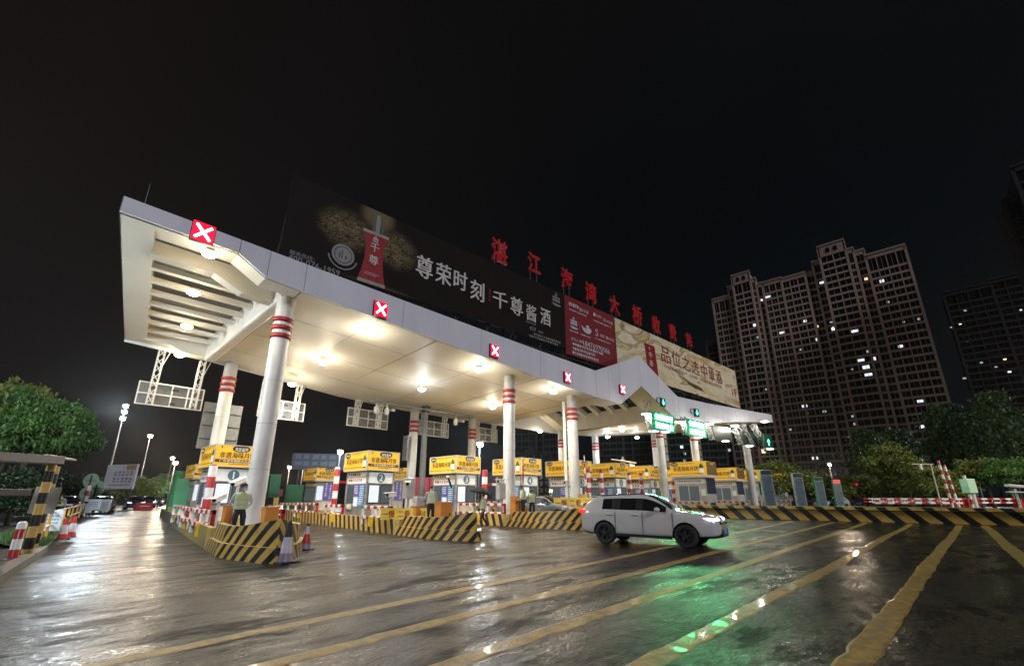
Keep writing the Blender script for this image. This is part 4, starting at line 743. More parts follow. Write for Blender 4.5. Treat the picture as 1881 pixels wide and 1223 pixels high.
# guard rails in front of the right booths and others
m_rw = band('red_white_y', 1, .62, RED, WHT, .5, 0, .4); m_rwz = band('red_white_z', 2, .86, RED, WHT, .5, .1, .4); m_rwx = band('red_white_x', 0, 1.3, RED, WHT, .5, 0, .4)
def rail(lb, p, L, h=.55, along='y', rz=0.):
    t = thing('guard_rail', 'red and white guard rail '+lb, 'guard rail', p, rz, 'red and white guard rails'); mb = MB()
    for z in (h*.42, h): mb.box(-.06, .06, 0, L, z-.075, z+.075)
    mb.build('rail', m_rw, t, bevel=.015); n = max(2, int(L/1.2)+1)
    for i in range(n): MB().box(-.06, .06, (L-.1)*i/(n-1), (L-.1)*i/(n-1)+.1, 0, h+.08).build('post', m_white if i else m_red, t, bevel=.01)
    return t
def at_isl(k, b, off, z=.28): return (ic(k, b)+off, b, z)
for k, b, L, off, h, lb in [(1, 18.3, 2.6, -.75, .78, 'on the first island behind the prow wall'), (1, 22.0, 3.0, -.75, .78, 'on the first island beside the tall striped post'), (1, 27, 3.2, -.75, .78, 'on the first island in front of the far booth'), (1, 16.6, 2., 1.1, .8, 'right of the nearest column, beside its orange cabinet'),
                            (2, 18.6, 2.6, -.7, .8, 'on the second island beside the yellow banner'), (2, 24.6, 2.2, -.7, .8, 'on the second island in front of booth 2'), (2, 29, 3.4, -.7, .85, 'on the second island beside the far striped post'), (2, 33.5, 3, -.7, .8, 'in front of the far booth with the purple notice'),
                            (3, 18.4, 4.2, -.75, .85, 'on the third island at the foot of the middle column'), (3, 23.5, 3.5, -.7, .9, 'on the third island in front of booth 3'), (4, 17.2, 3., -.75, .8, 'on the fourth island behind the grey car'), (4, 25, 3.5, -.7, .9, 'on the fourth island beside booth 4')]:
    rail(lb, at_isl(k, b, off), L, h)
for q, s, lb in [((34.29, 12.3), 1.33, 'in front of the first pale booth of the right row'), ((43.73, 13.06), 1.25, 'in front of the second pale booth of the right row'), ((48.94, 12.6), 1.25, 'in front of the pale booth beside the grey kiosk'), ((58.89, 12.24), 1.25, 'in front of the last pale booth')]: rail(lb, (q[0]*s-.35, q[1]*s+.2, .1), 3.1, .95)

# tall striped posts
def post(lb, p, h, r=.14, arm=0., rz=0.):
    t = thing('striped_post', 'red and white striped post '+lb, 'post', p, rz, 'tall red and white posts'); MB().lathe((0, 0, 0), [(r*1.02, 0), (r, .02), (r, h-.05), (r*.8, h), (.01, h)], 16).build('shaft', m_rwz, t)
    if arm: MB().box(0, arm, -.05, .05, h-.95, h-.80).build('arm', m_rwx, t)
    MB().box(-r-.06, r+.06, -r-.06, r+.06, -.02, .05).build('base_plate', m_yellow, t, bevel=.01); return t
for k, px, ty, off, arm, lb in [(1, 384, 852, -.70, 0, 'tallest on the first island, in front of booth 1'), (1, 341, 935, -.72, 0, 'short, on the first island below the far booth'), (2, 616, 857, -.5, 2.3, 'on the second island with a striped arm toward booth 2'), (3, 890, 862, -.5, 2.4, 'with a striped arm, right of the umbrella'), (5, 1082, 860, -.5, 2.2, 'behind the thick column, left of two other posts'), (5, 1106, 861, .9, 0, 'in front of the booth above the car roof'), (6, 1158, 867, -.6, 0, 'above the car roof, left of a near pair'), (6, 1179, 868, .9, 0, 'above the car roof, right of a near pair'), (7, 1237, 876, -.4, 0, 'rightmost, beside the column below the left green board')]:
    p = isl(k, px, off); h = zat(px-(4 if k == 1 else 0), ty, p)-p.z; post(lb, p, h, .15 if k < 3 else .17, arm)
# ------------------------------------------------------------------ cabinets, cameras, banners, barrier arms on the islands
def cabinet(lb, p, w, d, h, m=None, rz=0., top=False):
    t = thing('barrier_cabinet', lb, 'cabinet', p, rz); MB().box(-w/2, w/2, -d/2, d/2, .06, h).build('body', m or m_orange, t, bevel=.015); MB().box(-w/2-.03, w/2+.03, -d/2-.03, d/2+.03, 0, .07).build('plinth', m_dark, t); mb = MB(); mb.box(-w/2+.04, w/2-.04, -d/2-.012, -d/2-.002, .15, h-.08); mb.build('door', m or m_orange, t, bevel=.004)
    MB().box(w*.2, w*.3, -d/2-.03, -d/2-.012, h*.45, h*.60).build('handle', m_dark, t); MB().box(-w/2-.02, w/2+.02, -d/2-.02, d/2+.02, h, h+.03).build('lid', m or m_orange, t, bevel=.01)
    if top: MB().box(-w*.4, w*.4, -d*.4, d*.4, h+.03, h+.45).build('top_box', m_greylight, t, bevel=.02)
    return t
def isl_h(k, px, ty, off, z=.28): p = isl(k, px, off, z); return p, zat(px, ty, p)-z
p, h = isl_h(1, 425, 940, -.55); cabinet('orange barrier cabinet behind the guard on the first island', p, .22, .35, 1.0)
p, h = isl_h(1, 502, 932, .55); cabinet('orange barrier cabinet at the right foot of the nearest column', p, .42, .34, .95)
p, h = isl_h(2, 771, 916, .1); cabinet('orange cabinet with grey box on top, left of the bending guard on the second island', p, .6, .45, h*.72, None, 0, True)
p, h = isl_h(2, 816, 922, .3); cabinet('orange cabinet right of the bending guard on the second island', p, .62, .45, h)
p, h = isl_h(3, 947, 911, -.1); cabinet('tall orange cabinet at the foot of the middle column', p, .48, .4, h)
p, h = isl_h(4, 1073, 907, .6); cabinet('yellow and black control cabinet beside the thick column', p, .6, .5, h, m_yellow)
def camera_post(lb, p, h, aim, r=.05, box=0.):
    t = thing('camera_post', lb, 'camera', p); MB().cyl((0, 0, 0), (0, 0, h-.1), r, r*.9, 10).build('pole', m_greylight, t); d = Vector(aim).normalized(); c = Vector((0, 0, h)); mb = MB(); mb.bar(c-d*.32, c+d*.36, .20, .17); mb.bar(c-d*.30+Vector((0, 0, .11)), c+d*.52+Vector((0, 0, .11)), .26, .025); mb.build('camera_body', m_white, t, bevel=.02); q = c+d*.37; MB().cyl(q-d*.02, q+d*.012, .075, .075, 14).build('lens', m_glass_dark, t)
    MB().bar((0, 0, h-.25), c-d*.05, .07).build('bracket', m_dark, t)
    if box: MB().box(-.25, .25, -.17, .15, box, box+.95).build('equipment_box', m_greylight, t, bevel=.02)
    return t
for k, px, ty, off, aim, bx, lb in [(1, 406, 914, -.35, (-.55, -.6, -.22), 0, 'white camera on a short post in front of the window of booth 1'), (1, 436, 884, .25, (-.7, -.6, -.3), 0, 'white camera on a tall post between booth 1 and the guard'), (2, 719, 908, -.25, (-.75, -.4, -.05), 0, 'white camera on a short post right of booth 2'), (2, 751, 884, .15, (-.6, -.55, -.25), 1.2, 'white camera above a grey equipment box by the white rear column'), (3, 920, 883, -.5, (-.95, -.3, -.05), 1.15, 'white camera on a grey box post left of the middle column'), (4, 1012, 903, -.45, (-.8, -.55, -.3), 0, 'white camera aiming down at the grey car'), (4, 1041, 885, .2, (-.9, -.2, -.05), 0, 'white camera on the slim pole in front of the thick column')]:
    p = isl(k, px, off, .28); camera_post('roadside '+lb, p, zat(px, ty, p)-.28, aim, .06 if k < 3 else .07, bx)
for k, px, py, w, lb in [(2, 745, 943, 2.1, 'yellow banner with red characters on the rail of the second island'), (4, 1056, 923, 3.0, 'yellow banner with red characters behind the tail of the white car')]:
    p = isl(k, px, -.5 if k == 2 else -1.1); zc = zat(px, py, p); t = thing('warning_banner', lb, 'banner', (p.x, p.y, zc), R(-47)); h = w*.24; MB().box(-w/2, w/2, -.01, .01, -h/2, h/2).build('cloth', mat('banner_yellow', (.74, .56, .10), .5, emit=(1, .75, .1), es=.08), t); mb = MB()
    for tx, x in (('一慢', -.33), ('二看', 0), ('三通过', .33)): mb.text(tx, FRONT(x*w, -.018, 0), 1, 0, .02, w=w*.26, h=h*.62)
    mb.build('lettering', m_red, t); mb = MB(); mb.box(-w*.4, -w*.38, .0, .03, -zc+.3, -h/2).box(w*.38, w*.4, .0, .03, -zc+.3, -h/2); mb.build('stand', m_dark, t)
p = isl(3, 838, -.4); t = thing('lane_barrier', 'dark raised barrier arm on a red box beside booth 3', 'barrier arm', p); MB().box(-.3, .3, -.25, .25, 0, .85).build('red_box', m_red, t, bevel=.03); MB().bar((0, -.2, .7), (-.9, -.2, 2.5), .14, .06).build('arm', m_black, t); MB().ball((-.95, -.2, 2.55), .09).build('tip', m_white, t)
p = isl(4, 1076, .4); h = zat(1075, 836, p)-.28; t = thing('lane_barrier', 'thin red and white raised barrier arm right of the thick column', 'barrier arm', p); MB().cyl((0, 0, .4), (0, 0, h), .05, .035, 10).build('arm', m_rwz, t); MB().box(-.2, .2, -.2, .2, 0, .7).build('base', m_yellow, t, bevel=.02)
p = isl(3, 961, .9); h = zat(961, 842, p)-.28; t = thing('lane_barrier', 'thin red and grey raised barrier arm behind the standing officers', 'barrier arm', p); MB().cyl((0, 0, .4), (0, 0, h), .055, .04, 10).build('arm', band('red_grey_z', 2, 2.2, RED, (.4, .4, .42), .45), t); MB().box(-.2, .2, -.2, .2, 0, .7).build('base', m_orange, t, bevel=.02)
p = isl(7, 1229, .2); h = zat(1225, 845, p)-.28; t = thing('lane_barrier', 'thin black raised barrier arm beside the column under the left green board', 'barrier arm', p); MB().cyl((0, 0, .4), (-.3, 0, h), .05, .035, 10).build('arm', m_black, t); MB().box(-.2, .2, -.2, .2, 0, .7).build('base', m_orange, t, bevel=.02)
p = isl(4, 1041, .15); h = 8.9-.28; t = thing('cable_pole', 'slim white cable pole standing against the thick canopy column', 'pole', p); MB().cyl((0, 0, 0), (0, 0, zat(1041, 738, p)-.28), .12, .12, 14).build('shaft', m_white, t); mb = MB()
for z in (2., 4.2, 6.4): mb.box(-.14, .35, -.03, .03, z, z+.08)
mb.build('clamp', m_galv, t)
# camera masts with long arms
p = isl(3, 776, -.3); p = Vector((20.6, 29.5, .28)); p = PB(774, 900, 29.6); p.z = .28; t = thing('camera_mast', 'dark grey camera mast with a long horizontal pipe in front of the white rear column', 'camera mast', p); zt = zat(778, 747, p)-.28
MB().cyl((0, 0, 0), (0, 0, zt), .26, .20, 18).build('pole', mat('mast_grey', (.16, .165, .16), .45, .3), t); MB().cyl((-5.2, 0, zt-.25), (5.4, .2, zt-.15), .10, .10, 12).build('arm', m_galv, t); mb = MB(); mb.lathe((0, 0, zt-.45), [(.22, 0), (.36, .03), (.36, .12), (.22, .15)], 18).lathe((0, 0, zt-.1), [(.22, 0), (.36, .03), (.36, .12), (.22, .15)], 18); mb.build('flange', m_dark, t)
for x in (-4.5, -3.6, 3.2): MB().cyl((x, 0, zt-.3), (x, 0, zt-.55), .05, .05, 8).lathe((x, 0, zt-1.15), [(.02, 0), (.15, .06), (.19, .25), (.17, .5), (.06, .6)], 14).build('dome_camera', m_white, t)
for x in (-3.2, 3.8): MB().bar((x, -.35, zt-.75), (x, .4, zt-.6), .24, .2).build('camera_body', m_greylight, t, bevel=.02)
p = PB(1148, 900, 25); p.z = .28; t = thing('camera_mast', 'pale tee-shaped camera pole above the car roof', 'camera mast', p); zt = zat(1148, 846, p)-.28; MB().cyl((0, 0, 0), (0, 0, zt+.5), .13, .11, 14).build('pole', m_greylight, t); MB().cyl((-2.4, 0, zt+.05), (2.4, -.3, zt-.10), .075, .075, 10).build('arm', m_greylight, t); MB().box(-.2, .2, -.2, .2, zt-.25, zt+.15).build('junction_box', m_greylight, t, bevel=.03); MB().cyl((1.35, -.1, 0), (1.35, -.1, zt), .06, .06, 10).build('pole', m_greylight, t)
for x in (-1.4, 2.1): MB().bar((x-.1, -.2, zt-.5), (x+.15, .25, zt-.35), .3, .26).build('camera_body', m_white, t, bevel=.04)
# green boards and machines at the far ends of the islands
for p, w, h, lb in [(PZ(536, 936, .35), 1.6, 2.4, 'large green metal board standing at the far end of the second island'), (PZ(328, 947, .3), 1.0, 2.5, 'green metal board at the far end of the first island')]:
    t = thing('green_board', lb, 'board', p, R(-20)); MB().box(-w/2, w/2, -.05, .05, .1, h).build('panel', m_green, t, bevel=.01); MB().box(-w/2+.1, -w/2+.2, .05, .12, 0, h).box(w/2-.2, w/2-.1, .05, .12, 0, h).build('post', m_dark, t)
p = PB(489, 900, 46); p.z = 0; t = thing('green_board', 'high green sign board seen from behind on a dark pole beside the nearest column', 'board', p, R(-25)); z1, z0 = zat(489, 870, p), zat(489, 913, p); MB().box(-.9, 1.1, -.05, .02, z0, z1).build('panel', m_green, t); MB().cyl((.15, -.12, 0), (.15, -.12, z1-.1), .07, .07, 10).build('pole', m_dark, t)
p = PZ(314, 946, .3); t = thing('lane_machine', 'green round-topped lane machine near the far end of the first island', 'machine', p); MB().box(-.35, .35, -.3, .3, 0, 1.5).build('body', m_green, t, bevel=.04); MB().cyl((0, 0, 1.5), (0, 0, 3.1), .28, .28, 18).build('canister', m_green, t); MB().box(-.5, .5, -.35, .35, 1.45, 1.55).build('shelf', m_green, t, bevel=.02); MB().box(-.3, .3, -.33, -.28, .1, .6).build('front_box', m_yellow, t)
p = PZ(505, 930, .1); t = thing('roadside_sign', 'small dim red roadside sign on a yellow post beyond the first lane', 'sign', p); MB().box(-.9, .9, -.05, .05, 1.6, 2.7).build('plate', mat('sign_red_dim', (.18, .03, .05), .5), t); MB().box(-.35, .35, -.2, .2, 0, 1.6).build('post', m_yellow, t)
p = PB(585, 880, 95); p.z = 0; t = thing('hoarding', 'faint dark hoarding with pale outlined characters far beyond the booths', 'hoarding', p, R(-30)); z1, z0 = zat(585, 832, p), zat(585, 862, p); MB().box(-5.6, 5.6, 0, .3, z0, z1).build('panel', mat('hoarding_dark', (.05, .055, .07), .6), t); mb = MB(); mb.rows(FRONT(0, -.02, (z0+z1)/2), 10, z1-z0-.6, 2, 0, .7, 6); mb.build('lettering', mat('hoarding_grey', (.10, .11, .14), .6), t); mb = MB(); mb.bar((-4, .2, 0), (-4, .2, z0), .3).bar((4, .2, 0), (4, .2, z0), .3); mb.build('post', m_dark, t)
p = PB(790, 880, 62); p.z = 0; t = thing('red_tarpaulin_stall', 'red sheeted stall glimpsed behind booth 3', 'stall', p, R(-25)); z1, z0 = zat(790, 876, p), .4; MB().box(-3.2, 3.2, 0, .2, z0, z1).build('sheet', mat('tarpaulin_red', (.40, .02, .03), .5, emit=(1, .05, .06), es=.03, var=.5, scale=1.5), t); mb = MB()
for x in (-3.2, 0, 3.2): mb.bar((x, -.05, 0), (x, -.05, z1+.1), .12)
mb.build('post', m_dark, t)
# tall grey price kiosks along the far side of the median wall
m_kside = mat('kiosk_side', (.30, .32, .31), .4); m_kface = mat('kiosk_face', (.09, .11, .14), .3, emit=(.5, .7, 1), es=.025); kl = ['tallest grey kiosk right of the toll booths', 'second tall grey kiosk from the canopy', 'third kiosk with a green edge beside the pale car', 'fourth kiosk with a red lit top strip', 'fifth and smallest kiosk with a red lit top strip']
for (px, ty, d, w, cap, side), lb in zip([(1416, 862, 41, .95, 0, 0), (1474, 868, 47, .95, 0, 0), (1512, 875, 53, .95, 0, 1), (1545, 880, 60, .95, 1, 1), (1578, 886, 68, .95, 1, 0)], kl):
    p = PD(px, 930, d); p.z = .3; h = zat(px, ty, p)-.3; t = thing('price_kiosk', 'upright '+lb, 'kiosk', p, R(-55), 'kiosks beyond the median wall'); MB().box(-w/2, w/2, -.12, .28, 0, h).build('case', m_green if side else m_kside, t, bevel=.03); MB().box(-w/2+.08, w/2-.08, -.135, -.12, .2, h-.5).build('screen', m_kface, t); MB().box(-w/2+.06, w/2-.06, -.14, -.12, h-.42, h-.06).build('header', glow('kiosk_red', (1, .02, .05), .9) if cap else m_black, t); mb = MB(); mb.rows(FRONT(0, -.139, h*.45), w*.62, h*.62, 12, 0, .45, 9); mb.build('lettering', m_dark, t)
# ------------------------------------------------------------------ gates beyond the median
def gate(lb, p, L, rz, arms=2):
    t = thing('lane_gate', lb, 'gate', p, rz, 'red and white gates beyond the median'); MB().box(-.3, .3, -.25, .25, 0, 1.15).build('housing', m_red, t, bevel=.03)
    for k in range(arms): MB().box(.1, L, -.05, .05, .70+k*.36, .86+k*.36).build('arm', m_rwx, t)
    mb = MB()
    for x in np.arange(.9, L-.2, .9): mb.box(x-.03, x+.03, -.03, .03, .86, 1.06)
    mb.build('spacer', m_white, t); return t
for px, d, L, lb in [(1782, 44, 9, 'nearest gate with closed striped arms left of its red housing'), (1770, 51, 10, 'second gate with closed striped arms behind the nearest'), (1750, 58, 11, 'third gate with closed striped arms'), (1735, 66, 12.5, 'farthest gate with closed striped arms'), (1872, 47, 4.6, 'gate with a closed striped arm at the right frame edge')]:
    p = PD(px, 930, d); p.z = .25; gate('red and white '+lb, p, L, R(180-47) if px != 1872 else R(180-44))
for px, px2, ty, d, lb in [(1750, 1723, 845, 43, 'left one of the pair leaning over the gates'), (1762, 1734, 853, 45, 'right one of the pair leaning over the gates')]:
    p = PD(px, 928, d); p.z = .3; q = PD(px2, ty, d); t = thing('raised_boom', 'raised red and white boom, '+lb, 'barrier arm', p, 0, 'raised booms beyond the median'); v = q-p; MB().box(-.09, .09, -.06, .06, 0, v.length).build('arm', m_rwz, t); MB().box(-.2, .2, -.2, .2, -.3, .3).build('pivot', m_greylight, t, bevel=.03); t.rotation_euler = v.to_track_quat('Z', 'Y').to_euler()
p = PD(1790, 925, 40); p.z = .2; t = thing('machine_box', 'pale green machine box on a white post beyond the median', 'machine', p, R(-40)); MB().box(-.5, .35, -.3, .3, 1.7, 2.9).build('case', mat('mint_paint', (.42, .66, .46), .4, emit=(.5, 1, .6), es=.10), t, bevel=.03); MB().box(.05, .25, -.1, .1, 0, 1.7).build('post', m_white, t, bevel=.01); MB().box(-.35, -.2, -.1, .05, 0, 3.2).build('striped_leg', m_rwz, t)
p = PD(1873, 925, 36); p.z = .2; t = thing('camera_post', 'white twin camera unit on a post at the right frame edge', 'camera', p, R(-40)); MB().cyl((0, 0, 0), (0, 0, 2.0), .09, .07, 12).build('pole', m_white, t); MB().bar((-.7, 0, 2.25), (.6, -.1, 2.15), .3, .2).build('camera_body', m_white, t, bevel=.03); MB().bar((-.95, -.1, 1.75), (.6, -.2, 1.72), .25, .08).build('lamp_bar', m_white, t, bevel=.02)
p = PD(1722, 900, 52); p.z = 0; t = thing('camera_mast', 'thin pale camera arm behind the raised booms', 'camera mast', p, R(-47)); zt = zat(1700, 852, p); MB().cyl((0, 0, 0), (0, 0, zt), .08, .06, 10).build('pole', m_greylight, t); MB().bar((-2.2, 0, zt), (.3, 0, zt), .1).build('arm', m_greylight, t); MB().box(-1.3, -1.1, -.1, .1, zt-.6, zt).build('camera_body', m_white, t)
p = PD(1858, 900, 55); p.z = 0; t = thing('pole', 'leaning pale green pole in front of the trees at right', 'pole', p); MB().cyl((0, 0, 0), (-.4, 0, zat(1853, 845, p)), .12, .08, 12).build('shaft', m_green, t)

# ------------------------------------------------------------------ cones
m_coneo = mat('cone_red', (.50, .03, .035), .4); m_conew = mat('cone_white', (.62, .58, .66), .3, var=.2); m_conep = mat('cone_faded', (.30, .24, .30), .35, var=.3)
def cone(lb, p, h, m0, m1, m2):
    t = thing('traffic_cone', lb, 'traffic cone', p, random.uniform(0, 1)); s = h/.75; MB().box(-.19*s, .19*s, -.19*s, .19*s, .0, .035*s).build('base', m_black, t, bevel=.008)
    r = lambda z: s*(.145-.115*z/.75)
    for nm, a, b, m in (('lower_part', .035, .18, m0), ('reflective_sleeve', .18, .46, m1), ('upper_part', .46, .68, m2), ('tip', .68, .75, m_black)): MB().lathe((0, 0, 0), [(r(a), a*s), (r(b), b*s)], 20).build(nm, m, t)
    return t
cone('tall wet traffic cone with a faded violet sleeve leaning on the first island prow', PZ(523, 1033, 0), .98, m_conep, m_conew, m_black)
cone('dark red traffic cone with a pale sleeve right of the first island prow', PZ(561, 1009, 0), .76, m_conep, m_coneo, m_conew)
cone('red and white traffic cone on the left kerb, the nearer of two', PZ(113, 990, .12), .80, m_coneo, m_conew, m_coneo)
cone('red and white traffic cone on the left kerb, just behind the other', PZ(128, 986, .12), .82, m_coneo, m_conew, m_coneo)
# ------------------------------------------------------------------ people: one skinned body each
m_skin = mat('skin', (.42, .25, .17), .5, var=.08); m_hair = mat('hair', (.012, .010, .010), .5); m_trous = mat('navy_trousers', (.012, .014, .022), .7); m_shoe = mat('shoe_black', (.012, .012, .012), .35); m_shirtw = mat('shirt_pale', (.55, .57, .60), .7); m_shirtb = mat('shirt_blue', (.33, .42, .55), .7); m_mask = mat('face_mask', (.55, .62, .70), .6); m_lip = mat('lips', (.28, .10, .09), .5); m_eye = mat('eye_dark', (.02, .015, .012), .3)
def vest_mat():
    m = mat('hi_vis_vest', (.50, .56, .24), .6, var=.15); t = m.node_tree; L = t.links.new; mx0 = [n for n in t.nodes if n.type == 'MIX'][0]; tc = [n for n in t.nodes if n.type == 'TEX_COORD'][0]; sp = N(t, 'SeparateXYZ'); L(tc.outputs['Object'], sp.inputs[0]); o = None
    for z0 in (1.06, 1.19):
        a = N(t, 'Math', operation='SUBTRACT'); L(sp.outputs[2], a.inputs[0]); a.inputs[1].default_value = z0; b = N(t, 'Math', operation='ABSOLUTE'); L(a.outputs[0], b.inputs[0]); c = N(t, 'Math', operation='LESS_THAN'); L(b.outputs[0], c.inputs[0]); c.inputs[1].default_value = .024
        if o: d = N(t, 'Math', operation='MAXIMUM'); L(o, d.inputs[0]); L(c.outputs[0], d.inputs[1]); o = d.outputs[0]
        else: o = c.outputs[0]
    mx = N(t, 'Mix', data_type='RGBA'); mx.inputs[6].default_value = (.50, .56, .24, 1); mx.inputs[7].default_value = (.55, .57, .58, 1); L(o, mx.inputs[0]); L(mx.outputs[2], mx0.inputs[6]); return m
m_vest = vest_mat()
def person(lb, loc, face, height=1.72, pose=None, shirt=None, head_turn=0., head_dip=0., vest=True, mask=False, group=None, cap=None, dark=None):
    """local +y is where the body faces; pose holds joint points"""
    J = dict(pelvis=(0, 0, .95), waist=(0, 0, 1.10), chest=(0, .01, 1.32), neck=(0, .0, 1.47), shL=(-.185, 0, 1.415), shR=(.185, 0, 1.415), elL=(-.26, -.02, 1.14), elR=(.26, -.02, 1.14), wrL=(-.27, .08, .90), wrR=(.27, .08, .90), hipL=(-.095, 0, .90), hipR=(.095, 0, .90), knL=(-.105, .015, .50), knR=(.105, .015, .50), anL=(-.11, -.02, .085), anR=(.11, -.02, .085))
    J.update(pose or {}); J = {k: Vector(v) for k, v in J.items()}
    V, E, RD, SEG = [], [], [], []
    def v(p, r, seg): V.append(Vector(p)); RD.append(r if isinstance(r, tuple) else (r, r)); SEG.append(seg); return len(V)-1
    def link(*ids):
        for a, b in zip(ids, ids[1:]): E.append((a, b))
    pv = v(J['pelvis'], (.155, .115), 't'); wa = v(J['waist'], (.145, .105), 's'); ch = v(J['chest'], (.165, .115), 's'); nk0 = v(J['chest'].lerp(J['neck'], .62), (.13, .09), 's'); nk = v(J['neck'], .058, 'k'); link(pv, wa, ch, nk0, nk)
    Rz = Matrix.Rotation(head_turn, 3, 'Z') @ Matrix.Rotation(-head_dip, 3, 'X'); hb = J['neck']
    H = lambda x, y, z: hb + Rz @ Vector((x, y, z))
    h1 = v(H(0, .015, .07), .060, 'k'); h2 = v(H(0, .025, .135), (.078, .088), 'k'); h3 = v(H(0, .02, .195), (.078, .096), 'k'); h4 = v(H(0, .012, .245), (.045, .055), 'k'); link(nk, h1, h2, h3, h4); ns = v(H(0, .118, .125), .012, 'k'); link(h2, ns)
    for s in 'LR':
        sg = -1 if s == 'L' else 1; sh = v(J['sh'+s], .068, 's'); em = v(J['sh'+s].lerp(J['el'+s], .5), .052, 's'); el = v(J['el'+s], .046, 's'); fm = v(J['el'+s].lerp(J['wr'+s], .5), .040, 's'); wr = v(J['wr'+s], .029, 'k'); link(nk0, sh, em, el, fm, wr)
        d = (J['wr'+s]-J['el'+s]).normalized(); sd = d.cross(Vector((sg, 0, 0))); sd = sd.normalized() if sd.length > .1 else Vector((0, 1, 0)); nrm = d.cross(sd).normalized()
        pm = v(J['wr'+s]+d*.055, (.037, .020), 'k'); link(wr, pm)
        for q, (o, ln) in enumerate(((-.027, .072), (-.009, .082), (.009, .077), (.026, .060))):
            base = J['wr'+s]+d*.088+sd*o; f0 = v(base, .0095, 'k'); f1 = v(base+d*ln*.55+nrm*.010*sg, .0085, 'k'); f2 = v(base+d*ln*.9+nrm*.030*sg, .007, 'k'); link(pm, f0, f1, f2)
        th = v(J['wr'+s]+d*.045+sd*.040, .011, 'k'); t2 = v(J['wr'+s]+d*.085+sd*.060+nrm*.012*sg, .0085, 'k'); link(pm, th, t2)
        hp = v(J['hip'+s], .105, 't'); mt = v(J['hip'+s].lerp(J['kn'+s], .5), .085, 't'); kn = v(J['kn'+s], .066, 't'); sn = v(J['kn'+s].lerp(J['an'+s], .4), .062, 't'); an = v(J['an'+s], .055, 't'); fd = (J['an'+s]-J['kn'+s]); toe = v(J['an'+s]+Vector((sg*.03, .155, -.045 if J['an'+s].z < .12 else -.08)), (.045, .030), 'f'); hl = v(J['an'+s]+Vector((0, -.05, -.045)), .040, 'f'); link(pv, hp, mt, kn, sn, an, toe); link(an, hl)
    me = bpy.data.meshes.new('person'); me.from_pydata([tuple(p) for p in V], E, []); o = bpy.data.objects.new('person', me); COL.objects.link(o); sk = o.modifiers.new('skin', 'SKIN'); sk.use_smooth_shade = True; sk.branch_smoothing = .6
    for i, d in enumerate(me.skin_vertices[0].data): d.radius = RD[i]; d.use_root = (i == 0)
    sb = o.modifiers.new('sub', 'SUBSURF'); sb.levels = 2; sb.render_levels = 2
    dg = bpy.context.evaluated_depsgraph_get(); bm_ = bpy.data.meshes.new_from_object(o.evaluated_get(dg)); bpy.data.objects.remove(o); bm_.name = 'person'
    b = bpy.data.objects.new('person', bm_); COL.objects.link(b); tag(b, lb, 'person', group); bm_.materials.clear()
    for m in (m_skin, shirt or m_shirtw, dark or m_trous, m_shoe): bm_.materials.append(m)
    P = np.array(V); seg_i = {'k': 0, 's': 1, 't': 2, 'f': 3}; EA = [(P[a], P[c], SEG[a], SEG[c]) for a, c in E]
    A_ = np.array([e[0] for e in EA]); D_ = np.array([e[1] for e in EA])-A_; l2 = (D_**2).sum(1); idx = []
    for pl in bm_.polygons:
        c = np.array(pl.center); tt = np.clip(((c-A_)*D_).sum(1)/l2, 0, 1); dd = ((A_+D_*tt[:, None]-c)**2).sum(1); k = int(dd.argmin()); e = EA[k]; sgm = e[2] if tt[k] < .5 else e[3]
        if sgm == 'k' and e[2] == 's' and tt[k] < .7 and c[2] > 1.3: sgm = 's'
        idx.append(seg_i[sgm])
    bm_.polygons.foreach_set('material_index', idx); bm_.polygons.foreach_set('use_smooth', [True]*len(idx))
    b.location = loc; s = height/1.72; b.scale = (s, s, s); b.rotation_euler = (0, 0, face)
    F = Matrix.Translation(hb) @ Rz.to_4x4()
    mb = MB(); hm = MB(); hm.ball((0, 0, 0), 1, 1, 1, 20, 12); vs = []; fs = []
    for p in hm.v: vs.append((p.x*.088, .012+p.y*.104, .205+p.z*.075))
    keep = [f for f in hm.f if sum(hm.v[i].y*.6-hm.v[i].z*.9 for i in f)/len(f) < .42]; mb.add(vs, keep, 0, True, F); mb.build('hair', cap or m_hair, b)
    mb = MB()
    for x in (-.033, .033): mb.ball(F @ Vector((x, .101, .150)), .012, .008, .008, 8, 6, 1); mb.bar(F @ Vector((x-.018, .106, .172)), F @ Vector((x+.018, .106, .172)), .006, .006, 2)
    if mask: mb.add([(.07*math.sin(a)*(1 if abs(z-.09) < .03 else .85), .03+.095*math.cos(a), z) for z in (.045, .075, .105, .125) for a in np.linspace(-1.35, 1.35, 9)], [(j*9+i, j*9+i+1, (j+1)*9+i+1, (j+1)*9+i) for j in range(3) for i in range(8)], 0, True, F)
    else: mb.bar(F @ Vector((-.024, .098, .075)), F @ Vector((.024, .098, .075)), .010, .010, 3)
    mb.build('face_mask' if mask else 'face', [m_mask, m_eye, m_hair, m_lip], b)
    if vest:
        mb = MB(); n = 20; prof = [(.985, .190, .150), (1.06, .186, .146), (1.18, .190, .150), (1.30, .198, .150), (1.38, .200, .135), (1.44, .165, .105), (1.475, .10, .075)]; up = J['neck']-J['pelvis']; L = []
        for z, rx, ry in prof:
            c = J['pelvis'] + up*((z-.95)/.52)
            for i in range(n): a = 2*math.pi*i/n; L.append((c.x+rx*math.copysign(abs(math.cos(a))**.8, math.cos(a)), c.y+.005+ry*math.copysign(abs(math.sin(a))**.8, math.sin(a)), z))
        mb.add(L, [(j*n+i, j*n+(i+1) % n, (j+1)*n+(i+1) % n, (j+1)*n+i) for j in range(len(prof)-1) for i in range(n)], 0, True); mb.build('vest', m_vest, b)
    return b
TOCAM = lambda p, off=0.: math.atan2(-p.x, p.y) + math.pi + off*1.0   # yaw that turns local +y toward the camera
